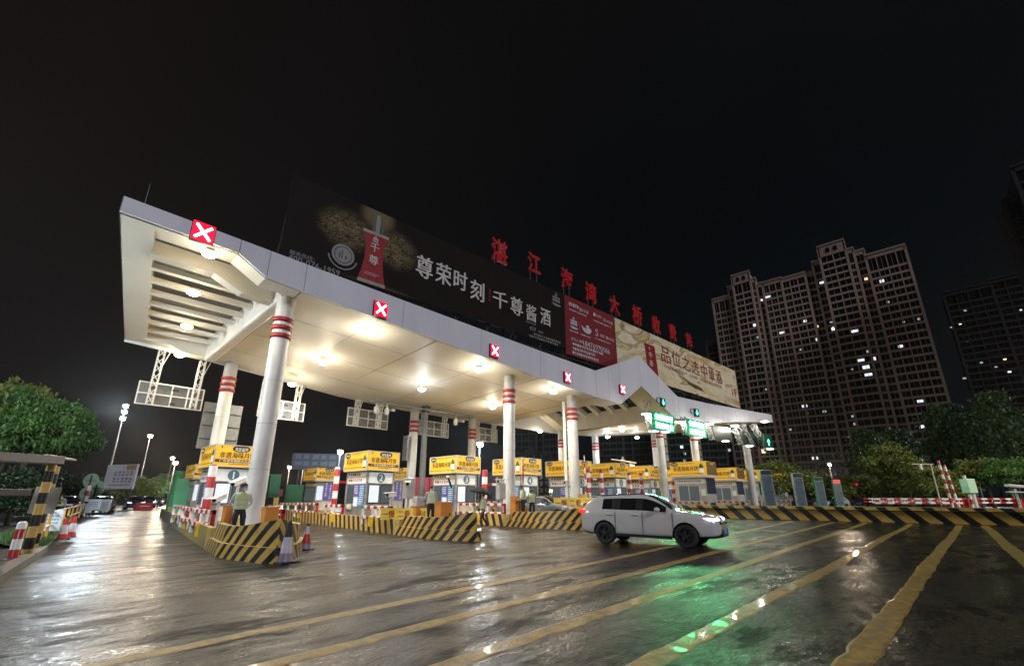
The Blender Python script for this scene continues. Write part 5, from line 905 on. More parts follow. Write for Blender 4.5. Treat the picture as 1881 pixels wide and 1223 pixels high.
g1 = PB(447, 900, 15.7); g1.z = zat(447, 888, g1)-1.74; person('guard in a yellow-green vest and face mask standing behind the first island prow, hands behind', g1, TOCAM(g1, .15), 1.74, dict(elL=(-.29, -.10, 1.17), elR=(.27, -.12, 1.17), wrL=(-.13, -.20, .98), wrR=(.10, -.21, .97), anL=(-.14, -.02, .085), anR=(.13, -.02, .085), knL=(-.125, .015, .5)), m_shirtw, head_turn=.85, mask=True)
g2 = isl(2, 793, .45, .28); person('guard in a vest and blue shirt seen from behind on the second island', g2, TOCAM(g2, math.pi+.2), 1.78, dict(wrL=(-.18, .28, 1.02), wrR=(.16, .30, 1.04), elL=(-.27, .08, 1.15), elR=(.27, .08, 1.15), neck=(.0, .06, 1.46), chest=(0, .03, 1.31)), m_shirtb, head_dip=.35)
t = thing('plastic_bag', 'crumpled white plastic bag beside the guard on the second island', 'bag', g2+Vector((.75, -.1, 0))); mb = MB(); mb.lathe((0, 0, 0), [(.05, 0), (.30, .05), (.36, .2), (.28, .42), (.12, .55), (.04, .6)], 14); L = [Vector((p.x*(1+.22*math.sin(5*p.z*9+p.x*17)), p.y*(1+.2*math.cos(p.z*31+p.y*13)), p.z)) for p in mb.v]; mb.v = L; mb.build('film', mat('bag_film', (.62, .63, .66), .35), t)
g3 = PZ(961, 952.5, .36); person('officer in a vest with dark trousers standing on the ledge of the third island', g3, TOCAM(g3, -1.25), 1.86, dict(wrL=(-.16, .24, .98), wrR=(.14, .25, 1.0), elL=(-.27, .03, 1.15), elR=(.27, .03, 1.15), anL=(-.09, -.02, .085)), mat('shirt_khaki', (.30, .30, .24), .7), head_dip=.45, head_turn=.2)
g4 = isl(3, 977, .55, .28); person('officer in a vest standing with head bowed right of the other officer', g4, TOCAM(g4, -.15), 1.74, dict(wrL=(-.25, .06, .90), wrR=(.25, .06, .90)), mat('shirt_khaki', (.30, .30, .24), .7), head_dip=.6)
g5 = PZ(887, 968, 0); person('person under a dark umbrella striding between the second and third islands', g5, TOCAM(g5, -1.2), 1.68, dict(elR=(.24, .14, 1.18), wrR=(.13, .26, 1.36), elL=(-.26, -.08, 1.15), wrL=(-.24, .06, .95), knL=(-.10, .16, .52), anL=(-.10, .08, .12), knR=(.10, -.04, .50), anR=(.10, -.30, .14), hipR=(.095, -.01, .90)), m_shirtw)
d = Matrix.Rotation(TOCAM(g5, -1.2), 3, 'Z'); up = g5 + d @ Vector((.13, .28, 0)); t = thing('umbrella', 'open dark grey umbrella tilted over the walking person', 'umbrella', up + Vector((0, 0, 1.30))); t.rotation_euler = (R(6), R(10), 0)
mb = MB(); rings = [(.02, .80), (.22, .765), (.42, .68), (.58, .56), (.64, .47)]; n = 16; L = []
for r, z in rings:
    for i in range(n): a = 2*math.pi*i/n; k = 1 if i % 2 == 0 else (1-.07*r/.64); L.append((r*k*math.cos(a), r*k*math.sin(a), z + (.02*r/.64 if i % 2 else 0)))
mb.add(L, [(j*n+i, j*n+(i+1) % n, (j+1)*n+(i+1) % n, (j+1)*n+i) for j in range(len(rings)-1) for i in range(n)], 0, True); mb.build('canopy_cloth', mat('umbrella_cloth', (.012, .012, .014), .75, spec=.2), t); MB().cyl((0, 0, -.12), (0, 0, .86), .010, .010, 8).build('shaft', m_dark, t); mb = MB()
for i in range(0, n, 2): a = 2*math.pi*i/n; mb.bar((0, 0, .45), (.42*math.cos(a), .42*math.sin(a), .66), .008)
mb.build('rib', m_dark, t)
g6 = PD(105, 943, 30); g6.z = 0; person('distant worker in a hi-vis vest beside the parked cars on the side road', g6, TOCAM(g6, math.pi), 1.75, None, m_shirtb)
g7 = PD(268+23, 929, 62); g7.z = 0; person('dark figure standing at the end of the left road before the headlights', g7, TOCAM(g7), 1.7, None, m_trous, vest=False)

# ------------------------------------------------------------------ cars
m_paint = mat('car_paint_white', (.60, .575, .55), .22, var=.03, coat=1.0, rvar=.03); m_trim = mat('car_black_trim', (.012, .012, .013), .4); m_cglass = mat('car_glass', (.010, .011, .013), .04, var=.02, spec=.8, rvar=.01); m_tyre = mat('tyre_rubber', (.013, .013, .013), .6, var=.1); m_rim = mat('rim_dark', (.06, .06, .065), .3, .6); m_rims = mat('rim_silver', (.45, .45, .46), .25, .8)
m_head = glow('headlamp_on', (.80, .70, 1.0), 2.6); m_tail = glow('tail_lamp', (1, .03, .02), 1.4); m_plate = mat('plate_blue', (.03, .09, .32), .4, emit=(.2, .4, 1), es=.12)
ST = [  # x, bottom, half width, belt, top, half width at roof
 (-2.30, .50, .70, .98, 1.03, .55), (-2.26, .38, .80, 1.06, 1.12, .60), (-2.18, .33, .87, 1.10, 1.24, .62), (-2.04, .30, .905, 1.12, 1.42, .605), (-1.88, .28, .92, 1.13, 1.545, .59), (-1.68, .27, .925, 1.13, 1.60, .59), (-1.45, .26, .93, 1.125, 1.63, .595), (-1.02, .25, .93, 1.115, 1.665, .61), (-.88, .25, .93, 1.11, 1.672, .61), (-.10, .25, .93, 1.095, 1.68, .615), (.02, .25, .93, 1.09, 1.675, .615),
 (.18, .25, .93, 1.085, 1.65, .615), (.40, .25, .93, 1.08, 1.56, .63), (.62, .25, .93, 1.075, 1.42, .66), (.80, .26, .93, 1.07, 1.28, .69), (.96, .26, .93, 1.06, 1.17, .72), (1.10, .26, .93, 1.04, 1.125, .74), (1.5, .27, .93, 1.0, 1.09, .73), (1.85, .28, .91, .95, 1.045, .69), (2.08, .30, .865, .89, .985, .62), (2.22, .31, .80, .82, .92, .54), (2.32, .33, .71, .74, .83, .46), (2.37, .42, .62, .62, .68, .38)]
def car_mesh(mats):
    V, F, MI = [], [], []; K = 13
    for x, zb, w, zl, zt, wt in ST:
        g = zt-zl; cab = g > .16; ws = w*.985
        h = [(0, zb), (w*.80, zb), (w*.965, zb+.07), (w*.99, zb+.24), (w, zb+(zl-zb)*.60), (ws, zl-.09), (w*.955, zl)]
        if cab: h += [((w*.955)*.62+wt*.38, zl+g*.36), ((w*.955)*.25+wt*.75, zl+g*.74), (wt*.99, zl+g*.90), (wt*.86, zt-g*.035), (wt*.5, zt), (0, zt+.004)]
        else: h += [(w*.93, zl+g*.35), (w*.89, zl+g*.55), (w*.82, zl+g*.72), (w*.68, zl+g*.86), (w*.38, zt), (0, zt+.004)]
        ring = [(x, y, z) for y, z in h] + [(x, -y, z) for y, z in reversed(h[1:-1])]; V += ring
    n = 2*K-2
    for i in range(len(ST)-1):
        for j in range(n):
            a = i*n+j; b = i*n+(j+1) % n; F.append((a, b, b+n, a+n)); x0, x1 = ST[i][0], ST[i+1][0]; jj = j if j < K-1 else n-1-j; m = 0; xm = (x0+x1)/2
            if jj <= 1: m = 1
            if jj in (6, 7) and -1.46 <= xm <= .62: m = 1 if (-1.02 < xm < -.88) or (-.10 < xm < .02) else 2
            if jj in (6, 7) and .62 <= xm <= .80: m = 1
            if jj in (9, 10, 11) and .18 <= xm <= .96: m = 2
            if jj in (10, 11) and -2.1 <= xm <= -1.72: m = 2
            MI.append(m)
    F.append(tuple(range(n))); MI.append(0); F.append(tuple(reversed(range((len(ST)-1)*n, len(ST)*n)))); MI.append(0)
    me = bpy.data.meshes.new('body'); me.from_pydata(V, [], F); me.polygons.foreach_set('material_index', MI)
    for m in mats: me.materials.append(m)
    bm = bmesh.new(); bm.from_mesh(me); bmesh.ops.recalc_face_normals(bm, faces=bm.faces); bm.to_mesh(me); bm.free()
    o = bpy.data.objects.new('body', me); COL.objects.link(o); s = o.modifiers.new('s', 'SUBSURF'); s.levels = 2; s.render_levels = 2
    mb = MB()
    for x in (-1.34, 1.36):
        for sy in (-1, 1): mb.cyl((x, sy*.60, .36), (x, sy*1.1, .36), .415, .415, 36, 1)
    c = mb.build('cutter', mats); bm = bmesh.new(); bm.from_mesh(c.data); bmesh.ops.remove_doubles(bm, verts=bm.verts, dist=1e-5); bmesh.ops.recalc_face_normals(bm, faces=bm.faces); bm.to_mesh(c.data); bm.free()
    b = o.modifiers.new('b', 'BOOLEAN'); b.operation = 'DIFFERENCE'; b.object = c; b.solver = 'EXACT'; b.use_self = True; b.use_hole_tolerant = True
    dg = bpy.context.evaluated_depsgraph_get(); r = bpy.data.meshes.new_from_object(o.evaluated_get(dg)); bpy.data.objects.remove(o); bpy.data.objects.remove(c); return r
def split_glass(me):
    V = [v.co.copy() for v in me.vertices]; gl = [p for p in me.polygons if p.material_index == 2]; par = {}
    def find(a):
        while par.get(a, a) != a: a = par[a]
        return a
    for p in gl:
        r = find(p.vertices[0])
        for q in p.vertices: par[find(q)] = r
    G = {}
    for p in gl: G.setdefault(find(p.vertices[0]), []).append(tuple(p.vertices))
    out = []
    for fs in G.values():
        ids = sorted({i for f in fs for i in f}); mp = {k: n for n, k in enumerate(ids)}; mb = MB(); mb.add([V[i] for i in ids], [tuple(mp[i] for i in f) for f in fs], 0, True); out.append(mb)
    body = MB(); ids = {}
    for p in me.polygons:
        if p.material_index == 2: continue
        body.f.append(tuple(p.vertices)); body.m.append(p.material_index); body.s.append(True)
    body.v = V; return body, out
def wheel(t, x, sy, rim):
    mb = MB(); prof = [(.235, -.09), (.30, -.105), (.345, -.10), (.362, -.07), (.362, .07), (.345, .10), (.30, .105), (.235, .09)]; n = 32; L = []
    for r, y in prof:
        for i in range(n): a = 2*math.pi*i/n; L.append((r*math.cos(a), y, r*math.sin(a)))
    mb.add(L, [(j*n+i, j*n+(i+1) % n, (j+1)*n+(i+1) % n, (j+1)*n+i) for j in range(len(prof)-1) for i in range(n)], 0, True); w = mb.build('wheel', m_tyre, t, loc=(x, sy*.80, .36)); mb = MB(); f = sy*.085
    mb.cyl((0, f*.2, 0), (0, f*.5, 0), .235, .235, 28, 1); mb.cyl((0, f*.5, 0), (0, f*1.05, 0), .06, .05, 16, 0)
    for k in range(5):
        a = 2*math.pi*k/5+.3
        for da in (-.13, .13): mb.bar((.05*math.cos(a), f*.95, .05*math.sin(a)), (.232*math.cos(a+da), f*.85, .232*math.sin(a+da)), .032, .03, 0, up=(0, 1, 0))
    for k in range(28):
        a0, a1 = 2*math.pi*k/28, 2*math.pi*(k+1)/28; mb.bar((.236*math.cos(a0), f*.95, .236*math.sin(a0)), (.236*math.cos(a1), f*.95, .236*math.sin(a1)), .02, .05, 0, up=(0, 1, 0))
    mb.build('rim', [rim, m_black], w); return w
def make_car(lb, paint, rim, lit=True):
    t = thing('car', lb, 'car', (0, 0, 0)); body, glass = split_glass(car_mesh([paint, m_trim, m_cglass])); bo = body.build('body', [paint, m_trim], t)
    for g in glass:
        xs = [p.x for p in g.v]; ys = [p.y for p in g.v]; nm = 'windscreen' if min(xs) > .1 and max(ys) > 0 > min(ys) else ('rear_window' if max(xs) < -1.6 and max(ys) > 0 > min(ys) else 'window'); g.build(nm, m_cglass, t)
    for x in (-1.34, 1.36):
        for sy in (-1, 1): wheel(t, x, sy, rim)
    for sy in (-1, 1):
        MB().ball((.56, sy*1.03, 1.15), .09, .13, .085).build('wing_mirror', paint, t); MB().bar((.58, sy*.90, 1.09), (.56, sy*.98, 1.11), .05).build('mirror_stalk', m_trim, t)
        mb = MB(); mb.add([(2.27, sy*.42, .89), (2.30, sy*.42, .83), (2.22, sy*.70, .81), (2.05, sy*.86, .83), (1.88, sy*.90, .90), (2.08, sy*.83, .92)], [(0, 1, 2, 5), (5, 2, 3, 4)]); L = [Vector((p.x+.035, p.y+sy*.022, p.z+.012)) for p in mb.v]; mb.v = L; mb.build('headlight', m_head if lit else m_plate, t)
        mb = MB(); mb.box(-2.31, -2.05, min(sy*.60, sy*.885), max(sy*.60, sy*.885), 1.0, 1.12); mb.build('tail_light', m_tail, t, bevel=.03)
        mb = MB(); mb.bar((-1.7, sy*.60, 1.60), (.1, sy*.60, 1.665), .035, .03); mb.build('roof_rail', m_trim, t)
        mb = MB(); mb.bar((-.93, sy*.945, .33), (.95, sy*.945, .30), .02, .09); mb.build('sill_strip', m_trim, t)
        for x0 in (-.93, .02, 1.0):                                      # door shut lines
            mb = MB(); P = [(x0+(.10 if x0 > .5 else 0), .945, .34), (x0, .936, .62), (x0, .93, .96), (x0, .90, 1.07)]
            for a, b in zip(P, P[1:]): mb.bar((a[0], sy*a[1], a[2]), (b[0], sy*b[1], b[2]), .010, .012)
            mb.build('door_gap', m_trim, t)
        for x0 in (-1.02, -.12): MB().bar((x0-.20, sy*.940, .97), (x0+.02, sy*.940, .965), .035, .03).build('door_handle', paint, t, bevel=.01)
    MB().box(2.20, 2.375, -.52, .52, .34, .58).build('grille', m_trim, t, bevel=.04); MB().box(2.18, 2.385, -.56, .56, .72, .80).build('grille_bar', m_trim, t, bevel=.02); MB().box(2.372, 2.392, -.24, .24, .42, .56).build('number_plate', m_plate, t); MB().box(-2.36, -2.33, -.24, .24, .62, .76).build('number_plate', m_plate, t)
    MB().box(-1.98, -1.72, -.52, .52, 1.56, 1.60).build('spoiler', paint, t, bevel=.015); return t
r, f = PZ(1112, 998), PZ(1262, 1007); dv = (f-r); yaw = math.atan2(dv.y, dv.x); nrm = Vector((math.sin(yaw), -math.cos(yaw), 0))
suv = make_car('white SUV with its headlights on crossing in front of the toll plaza', m_paint, m_rim); c = (r+f)/2 - nrm*.90; suv.location = (c.x, c.y, 0); suv.rotation_euler = (0, 0, yaw)
sc_ = (f-r).length/2.70; suv.scale = (sc_,)*3
hl = bpy.data.lights.new('headlight_beam', 'SPOT'); hl.energy = 160; hl.spot_size = R(70); hl.spot_blend = .6; hl.color = (.85, .82, 1); hl.shadow_soft_size = .08; ho = bpy.data.objects.new('headlight_beam', hl); COL.objects.link(ho); ho.parent = suv; ho.location = (2.5, 0, .72); ho.rotation_euler = (0, -R(82), 0)
def paint_copy(root, m):
    for o in root.children:
        for i, s in enumerate(o.material_slots):
            if s.material == m_paint: s.link = 'OBJECT'; s.material = m
def other_car(lb, loc, rz, m, lit=True):
    t = dup(suv, loc, rz, lb, 1.)
    for o in list(t.children):
        if o.type == 'LIGHT': bpy.data.objects.remove(o); continue
        for sl in o.material_slots:
            if sl.material == m_tail: sl.link = 'OBJECT'; sl.material = m_tail_off
            if sl.material == m_head and not lit: sl.link = 'OBJECT'; sl.material = m_greylight
    paint_copy(t, m); return t
m_tail_off = mat('tail_lamp_unlit', (.12, .01, .01), .2); m_pg = mat('car_paint_grey', (.16, .19, .20), .25, coat=1.); m_pd = mat('car_paint_dark', (.015, .016, .018), .25, coat=1.); m_ps = mat('car_paint_silver', (.42, .46, .44), .25, coat=1.)
p = PD(1003, 938, 33); other_car('grey car waiting in the lane behind the fourth island camera', (p.x, p.y, 0), R(-80), m_pg, False)
p = PD(1528, 925, 62); other_car('pale car passing behind the kiosks beyond the median', (p.x, p.y, 0), R(150), m_ps, False)
for px, d, rz, m, lb in [(247, 62, -92, m_pd, 'dark car parked on the left of the far road end'), (272, 72, -95, m_pd, 'car with bright headlights facing us at the far end of the left road, left one'), (288, 84, -95, m_ps, 'car with bright headlights facing us at the far end of the left road, right one'), (255, 85, -92, m_ps, 'silver car farther back in the queue at the end of the left road')]:
    p = PD(px, 920, d); other_car(lb, (p.x, p.y, 0), R(rz), m)
for px, d, rz, m, lb in [(125, 36, 80, m_pd, 'dark parked car beyond the fence on the side road'), (190, 48, 78, m_pd, 'dark parked car half hidden below the tilted hoarding')]:
    p = PD(px, 920, d); other_car(lb, (p.x, p.y, 0), R(rz), m, False)
p = PD(263, 929, 58); t = thing('water_barrier', 'red plastic water barrier standing across the far left road', 'barrier', (p.x, p.y, 0), R(20)); mb = MB(); mb.poly([(-.25, 0), (.25, 0), (.22, .3), (.12, .5), (.1, .9), (-.1, .9), (-.12, .5), (-.22, .3)], 1.9, 0, Matrix.Translation((-.9, 0, 0)) @ Matrix.Rotation(math.pi/2, 4, 'Z') @ Matrix.Rotation(math.pi/2, 4, 'X')); mb.build('shell', m_red, t, bevel=.03); MB().box(-.5, .6, -.24, -.2, .45, .53).build('reflector', m_white, t)
# ------------------------------------------------------------------ left side: height gate, fence, signs, hoarding
m_byz = band('black_yellow_z', 2, .56, (.60, .40, .12), BLK, .5, .25, .4)
gp = [PZ(48, 1017, .14), PZ(60, 1006, .14)]; t = thing('height_gate', 'height limit gate with two black and yellow posts and a grey top beam', 'gate', gp[0]); o2 = gp[1]-gp[0]; zt = zat(97, 849, gp[0])-.14
for k, (o, tx, ty) in enumerate(((Vector((0, 0, 0)), 97, 852), (o2, 108, 856))):
    MB().cyl(o, o+Vector((0, 0, zat(tx, ty, gp[0]+o)-.14)), .105, .10, 18).build('post', m_byz, t); MB().box(o.x-.2, o.x+.2, o.y-.2, o.y+.2, 0, .03).build('base_plate', m_dark, t)
m_beam = mat('beam_metal', (.30, .30, .30), .4, .5, var=.4); MB().bar((.12, -.1, zt+.06), (-3.1, -1.9, zt+.04), .40, .22).build('top_beam', m_beam, t, bevel=.02); MB().bar((-.15, -.15, zt+.18), (o2.x+.35, o2.y+.3, zt+.22), .16, .05).build('top_cap', m_white, t, bevel=.015); MB().bar((o2.x-.05, o2.y-.2, .95), (o2.x-.02, o2.y-.2, 1.7), .55, .05, up=(0, 1, 0)).build('notice_board', m_greylight, t)
p = PZ(22, 1026, .14); t = thing('bollard', 'short red and white striped bollard at the left frame edge', 'bollard', p); MB().lathe((0, 0, 0), [(.10, 0), (.095, .02), (.09, zat(44, 957, p)-.18), (.06, zat(44, 957, p)-.14), (.01, zat(44, 957, p)-.135)], 18).build('shaft', band('red_white_bollard', 2, .46, RED, WHT, .5, .0, .4), t); MB().lathe((0, 0, 0), [(.17, 0), (.17, .015), (.1, .03)], 18).build('base_plate', m_dark, t)
t = thing('railing', 'white double railing on yellow posts running along the grass verge', 'railing'); q = [(PZ(80, 994, .1)), (PZ(120, 966, .1)), (PZ(165, 943, .1)), (PZ(196, 930, .1))]; q = [PZ(x, y, .08) for x, y in ((72, 992), (100, 975), (128, 959), (150, 947), (168, 938))]; mb = MB(); mb2 = MB()
for a, b in zip(q, q[1:]):
    for z in (.42, .92): mb.cyl(a+Vector((0, 0, z)), b+Vector((0, 0, z)), .038, .038, 8)
mb.build('rail', m_white, t)
for a, b in zip(q, q[1:]):
    for k in range(3): c = a.lerp(b, k/3); MB().bar(c, c+Vector((0, 0, .94)), .09, .07).build('post', m_yellow, t)
for (px, py, w, h, lb) in [(98, 955, .55, .8, 'white notice board tied to the near end of the railing'), (172, 926, 1.0, .9, 'white notice board on the far part of the railing'), (162, 931, .6, .9, 'small bluish notice board on the far part of the railing'), (194, 927, .8, 1.1, 'white notice board at the far end of the railing')]:
    p = PD(px, py, 19 if px < 100 else 40 if px < 190 else 46); t = thing('notice_board', lb, 'sign', p, R(-30)); MB().box(-w/2, w/2, -.03, .03, -h/2, h/2).build('panel', mat('notice_white', (.60, .64, .68), .4, emit=(.8, .9, 1), es=.12), t); mb = MB(); mb.rows(FRONT(0, -.036, 0), w*.7, h*.5, 3, 0, .5, 5); mb.build('lettering', m_blue, t); MB().bar((0, .06, -p.z), (0, .06, h/2), .06).build('post', m_dark, t)
for px, py, d, r, lb in [(167, 882, 40, .62, 'upper round road sign seen from behind beside the verge'), (177, 896, 42, .70, 'middle and largest round road sign seen from behind beside the verge'), (158, 905, 40, .52, 'lowest round road sign seen from behind beside the verge')]:
    p = PD(px, py, d); t = thing('round_sign', lb, 'sign', p, R(-40), 'round road signs seen from behind'); MB().cyl((0, 0, 0), (0, .05, 0), r, r, 28).build('plate', mat('sign_back_green', (.30, .46, .33), .45, var=.25), t); mb = MB(); mb.bar((-r*.6, -.03, 0), (r*.6, -.03, 0), .06, .04).bar((0, -.04, r*.7), (0, -.04, -p.z), .08); mb.build('post', m_dark, t)
p = PD(150, 945, 39); p.z = .05; post('on the left verge, leaning below the round signs', p, zat(168, 888, p), .13)
p = PD(173, 925, 50); p.z = 0; t = thing('parked_tricycle', 'small dark cargo tricycle with an orange load behind the round signs', 'tricycle', p, R(-30)); MB().box(-.7, .7, -.9, .6, .5, 1.0).build('cargo_box', m_dark, t, bevel=.03); MB().box(-.6, .6, -.7, .5, 1.0, 1.4).build('load', m_orange, t, bevel=.1)
for x, y in ((-.65, .2), (.65, .2), (0, 1.5)): mb = MB(); mb.cyl((x-.05, y, .3), (x+.05, y, .3), .3, .3, 20); mb.build('wheel', m_black, t)
mb = MB(); mb.bar((0, .6, .6), (0, 1.45, .95), .06).bar((0, 1.5, .3), (0, 1.35, 1.1), .05).bar((-.3, 1.35, 1.1), (.3, 1.35, 1.1), .04); mb.build('frame', m_dark, t); MB().box(-.15, .15, .7, 1.05, .85, .95).build('saddle', m_black, t, bevel=.03)
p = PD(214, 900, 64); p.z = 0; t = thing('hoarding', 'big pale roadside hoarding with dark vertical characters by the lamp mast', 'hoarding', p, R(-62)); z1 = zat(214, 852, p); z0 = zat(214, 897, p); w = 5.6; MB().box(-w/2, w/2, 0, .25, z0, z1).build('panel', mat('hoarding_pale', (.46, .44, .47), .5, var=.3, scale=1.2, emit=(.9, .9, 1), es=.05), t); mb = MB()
for k in range(5):
    for j in range(2): mb.rows(FRONT(-.9+k*.75, -.02, (z0+z1)/2+.35-j*.9), .5, .75, 2, 0, .7, 2)
mb.box(-1.8, 2.2, -.03, -.01, z0+.5, z0+.58).box(w/2-1.9, w/2-.1, -.03, -.01, z1-.75, z1-.1, 1); mb.build('lettering', [m_dark, mat('hoarding_ochre', (.40, .28, .12), .5)], t); mb = MB()
for x in (-w/2+.4, 0, w/2-.4): mb.bar((x, .2, 0), (x, .2, z1-.2), .16)
mb.build('post', m_dark, t)
t = thing('shed_awning', 'dark booth roof with a bright edge lamp at the far left, partly outside the frame', 'awning', PD(-8, 905, 15)); t.rotation_euler = (0, 0, R(-40)); MB().box(-1.4, .55, -.6, .6, -.10, .14).build('roof', m_dark, t, bevel=.03); MB().bar((.25, -.62, -.02), (.5, -.62, -.02), .06, .04).build('edge_lamp', glow('edge_lamp', (.9, .9, 1), 2.), t); MB().bar((.1, 0, -.1), (.1, 0, -t.location.z+.1), .06).build('post', m_galv, t)
# ------------------------------------------------------------------ street lamps and lamp masts
def street_lamp(lb, head, n, warm, e, r=.30, strength=60., up=0.):
    t = thing('street_lamp', lb, 'street lamp', (head.x, head.y, 0), 0, 'street lamps'); h = head.z; MB().cyl((0, 0, 0), (0, 0, h+up), .20 if h > 15 else .12, .09 if h > 15 else .06, 12).build('pole', mat('lamp_pole', (.13, .13, .135), .5, .3), t); col = (1, .80, .58) if warm else (.80, .92, 1); m = glow('street_bulb_%s_%d' % ('warm' if warm else 'cool', strength), col, strength)
    for k in range(n):
        z = h - k*1.35; mb = MB(); mb.box(-.55, .55, -.25, .35, z+.28, z+.45); mb.build('lamp_head', m_galv, t, bevel=.03); MB().ball((0, -.12, z), r, r, r*.8).build('bulb', m, t)
    if e: point('lamp_light', (-1.2, -1.6, h-.6), e, col, .5, t)
    return t
street_lamp('tallest lamp mast at the left, three stacked cool white lamps lit', PD(231, 746, 95), 3, False, 20000, .42, 60, .6)
street_lamp('lit street lamp right of the tall mast at the left', PD(276, 801, 100), 1, True, 6000, .40, 40)
street_lamp('lit street lamp over the road end, left one of two', PD(317, 841, 115), 1, True, 0, .42, 50); street_lamp('lit street lamp over the road end, right one of two', PD(322, 850, 105), 1, True, 7000, .45, 50)
street_lamp('lit street lamp beyond the green board, left one', PD(532, 858, 105), 1, True, 5000, .38, 40); street_lamp('lit street lamp beyond the green board, right one', PD(558, 851, 100), 1, True, 5000, .42, 50); street_lamp('lit white street lamp left of booth 2', PD(625, 830, 85), 1, False, 5000, .5, 50)
street_lamp('very bright white flood lamp on a pole right of booth 3', PD(881, 816, 75), 1, False, 9000, .5, 80); street_lamp('small lit street lamp among the trees right of the kiosks', PD(1523, 853, 95), 1, True, 2500, .30, 50); street_lamp('left one of two white lamps among the right trees', PD(1777, 847, 85), 1, False, 1500, .28, 40); street_lamp('right one of two white lamps among the right trees', PD(1785, 843, 85), 1, False, 1500, .28, 40)
street_lamp('added unseen lamp outside the left frame edge, lighting the left trees', Vector((-6, 24, 9)), 1, False, 6000, .2, 30); street_lamp('added unseen lamp beyond the right frame edge, lighting the grove', Vector((62, -14, 9.5)), 1, True, 9000, .3, 30)  # two added lamps out of view, put in to brighten the trees
# ------------------------------------------------------------------ trees
def leaf_mat(name, col, var=.5): return mat(name, col, .45, var=var, scale=.9, spec=.35)
ml = [leaf_mat('leaf_green', (.085, .20, .045)), leaf_mat('leaf_yellowish', (.21, .26, .055)), leaf_mat('leaf_dark', (.045, .10, .032)), leaf_mat('leaf_deep', (.020, .045, .016))]; m_bark = mat('bark', (.06, .05, .04), .8, var=.5, bump=.5, bscale=14)
def crown_mesh(seed, nclump, per, lobes, size):
    g = np.random.default_rng(seed); V = []; L = np.array(lobes, float); pr = L[:, 3]**2; pr /= pr.sum()
    for c in range(nclump):
        lb = L[g.choice(len(L), p=pr)]; d = g.normal(size=3); d /= np.linalg.norm(d); d[2] = abs(d[2])*.9-.25 if g.random() < .75 else d[2]; rad = (.60+.42*g.random()**.6); cen = lb[:3] + d*lb[3]*np.array([1, 1, .8])*rad; cr = lb[3]*(.16+.10*g.random())
        P = cen + g.normal(size=(per, 3))*cr*np.array([1, 1, .55]); A = g.normal(size=(per, 3))*.8+np.array([0, 0, -.25])+d*.5; A /= np.linalg.norm(A, axis=1)[:, None]; B = np.cross(A, g.normal(size=(per, 3))); B /= np.linalg.norm(B, axis=1)[:, None]; s = size*(.6+.8*g.random((per, 1)))
        V.append(np.stack([P-A*s, P+B*s*.42, P+A*s, P-B*s*.42], 1).reshape(-1, 3))
    V = np.concatenate(V); n = len(V)//4; me = bpy.data.meshes.new('crown'); me.from_pydata(V.tolist(), [], np.arange(n*4).reshape(-1, 4).tolist()); return me
LB1 = [(0, 0, 4.6, 1.6), (1.3, .3, 4.0, 1.15), (-1.3, -.2, 4.1, 1.2), (.2, 1.2, 4.0, 1.1), (-.1, -1.2, 4.2, 1.15), (.9, -.8, 5.2, .9), (-.8, .7, 5.5, .9)]
LB2 = [(0, 0, 2.4, 1.5), (1.0, .2, 1.7, 1.1), (-1.1, 0, 1.8, 1.15), (.1, .9, 2.0, 1.0), (0, -1.0, 1.7, 1.1), (.5, -.4, 3.2, .9)]
LB3 = [(0, 0, 6.5, 1.8), (.9, .3, 4.8, 1.7), (-1.0, -.3, 5.0, 1.7), (.2, .9, 3.5, 1.6), (-.3, -.9, 3.4, 1.7), (.3, -.2, 8.0, 1.3), (-.5, .3, 7.6, 1.1)]
CR = [crown_mesh(1, 330, 36, LB1, .125), crown_mesh(2, 300, 34, LB2, .11), crown_mesh(3, 420, 36, LB3, .17), crown_mesh(4, 330, 36, [(x*.9+.3, y*1.1, z+.2*math.sin(x*3), r) for x, y, z, r in LB1], .13)]
def trunk(mb, h, r, spread, lobes):
    for k in range(5): mb.cyl((.05*math.sin(k), .04*k, h*k/5), (.05*math.sin(k+1), .04*(k+1), h*(k+1)/5), r*(1-.1*k), r*(1-.1*(k+1)), 10, caps=False)
    for (x, y, z, q) in lobes[1:]: a = Vector((.05, .15, h*.75)); b = Vector((x*.8, y*.8, z-.1)); c = a.lerp(b, .55)+Vector((0, 0, .25)); mb.cyl(a, c, r*.5, r*.32, 8, caps=False); mb.cyl(c, b, r*.32, r*.12, 8, caps=False)
    return mb
TR = [trunk(MB(), 3.2, .17, 1, LB1), trunk(MB(), 1.0, .09, 1, LB2), trunk(MB(), 3.5, .22, 1, LB3), trunk(MB(), 3.2, .17, 1, LB1)]; TM = [None]*4
def tree(kind, leaf, p, s, lb, rz=None, sz=1., grp='trees'):
    t = thing('tree', lb, 'tree', p, rz if rz is not None else random.random()*6.28, grp); t.scale = (s, s, s*sz)
    if TM[kind] is None: TM[kind] = TR[kind].build('trunk', m_bark, t).data
    else: o = bpy.data.objects.new('trunk', TM[kind]); COL.objects.link(o); o.parent = t
    me = CR[kind]; o = bpy.data.objects.new('crown', me); COL.objects.link(o); o.parent = t
    if not me.materials: me.materials.append(ml[leaf])
    o.material_slots[0].link = 'OBJECT'; o.material_slots[0].material = ml[leaf]; return t
def tpx(kind, leaf, px, ty, d, lb, sz=1., wide=1., grp='trees'):
    p = PD(px, 912, d); p.z = -.05; top = {0: 6.6, 1: 4.1, 2: 9.4, 3: 6.7}[kind]; h = zat(px, ty, p); t = tree(kind, leaf, p, h/top*wide, lb, None, 1/wide*sz, grp); return t
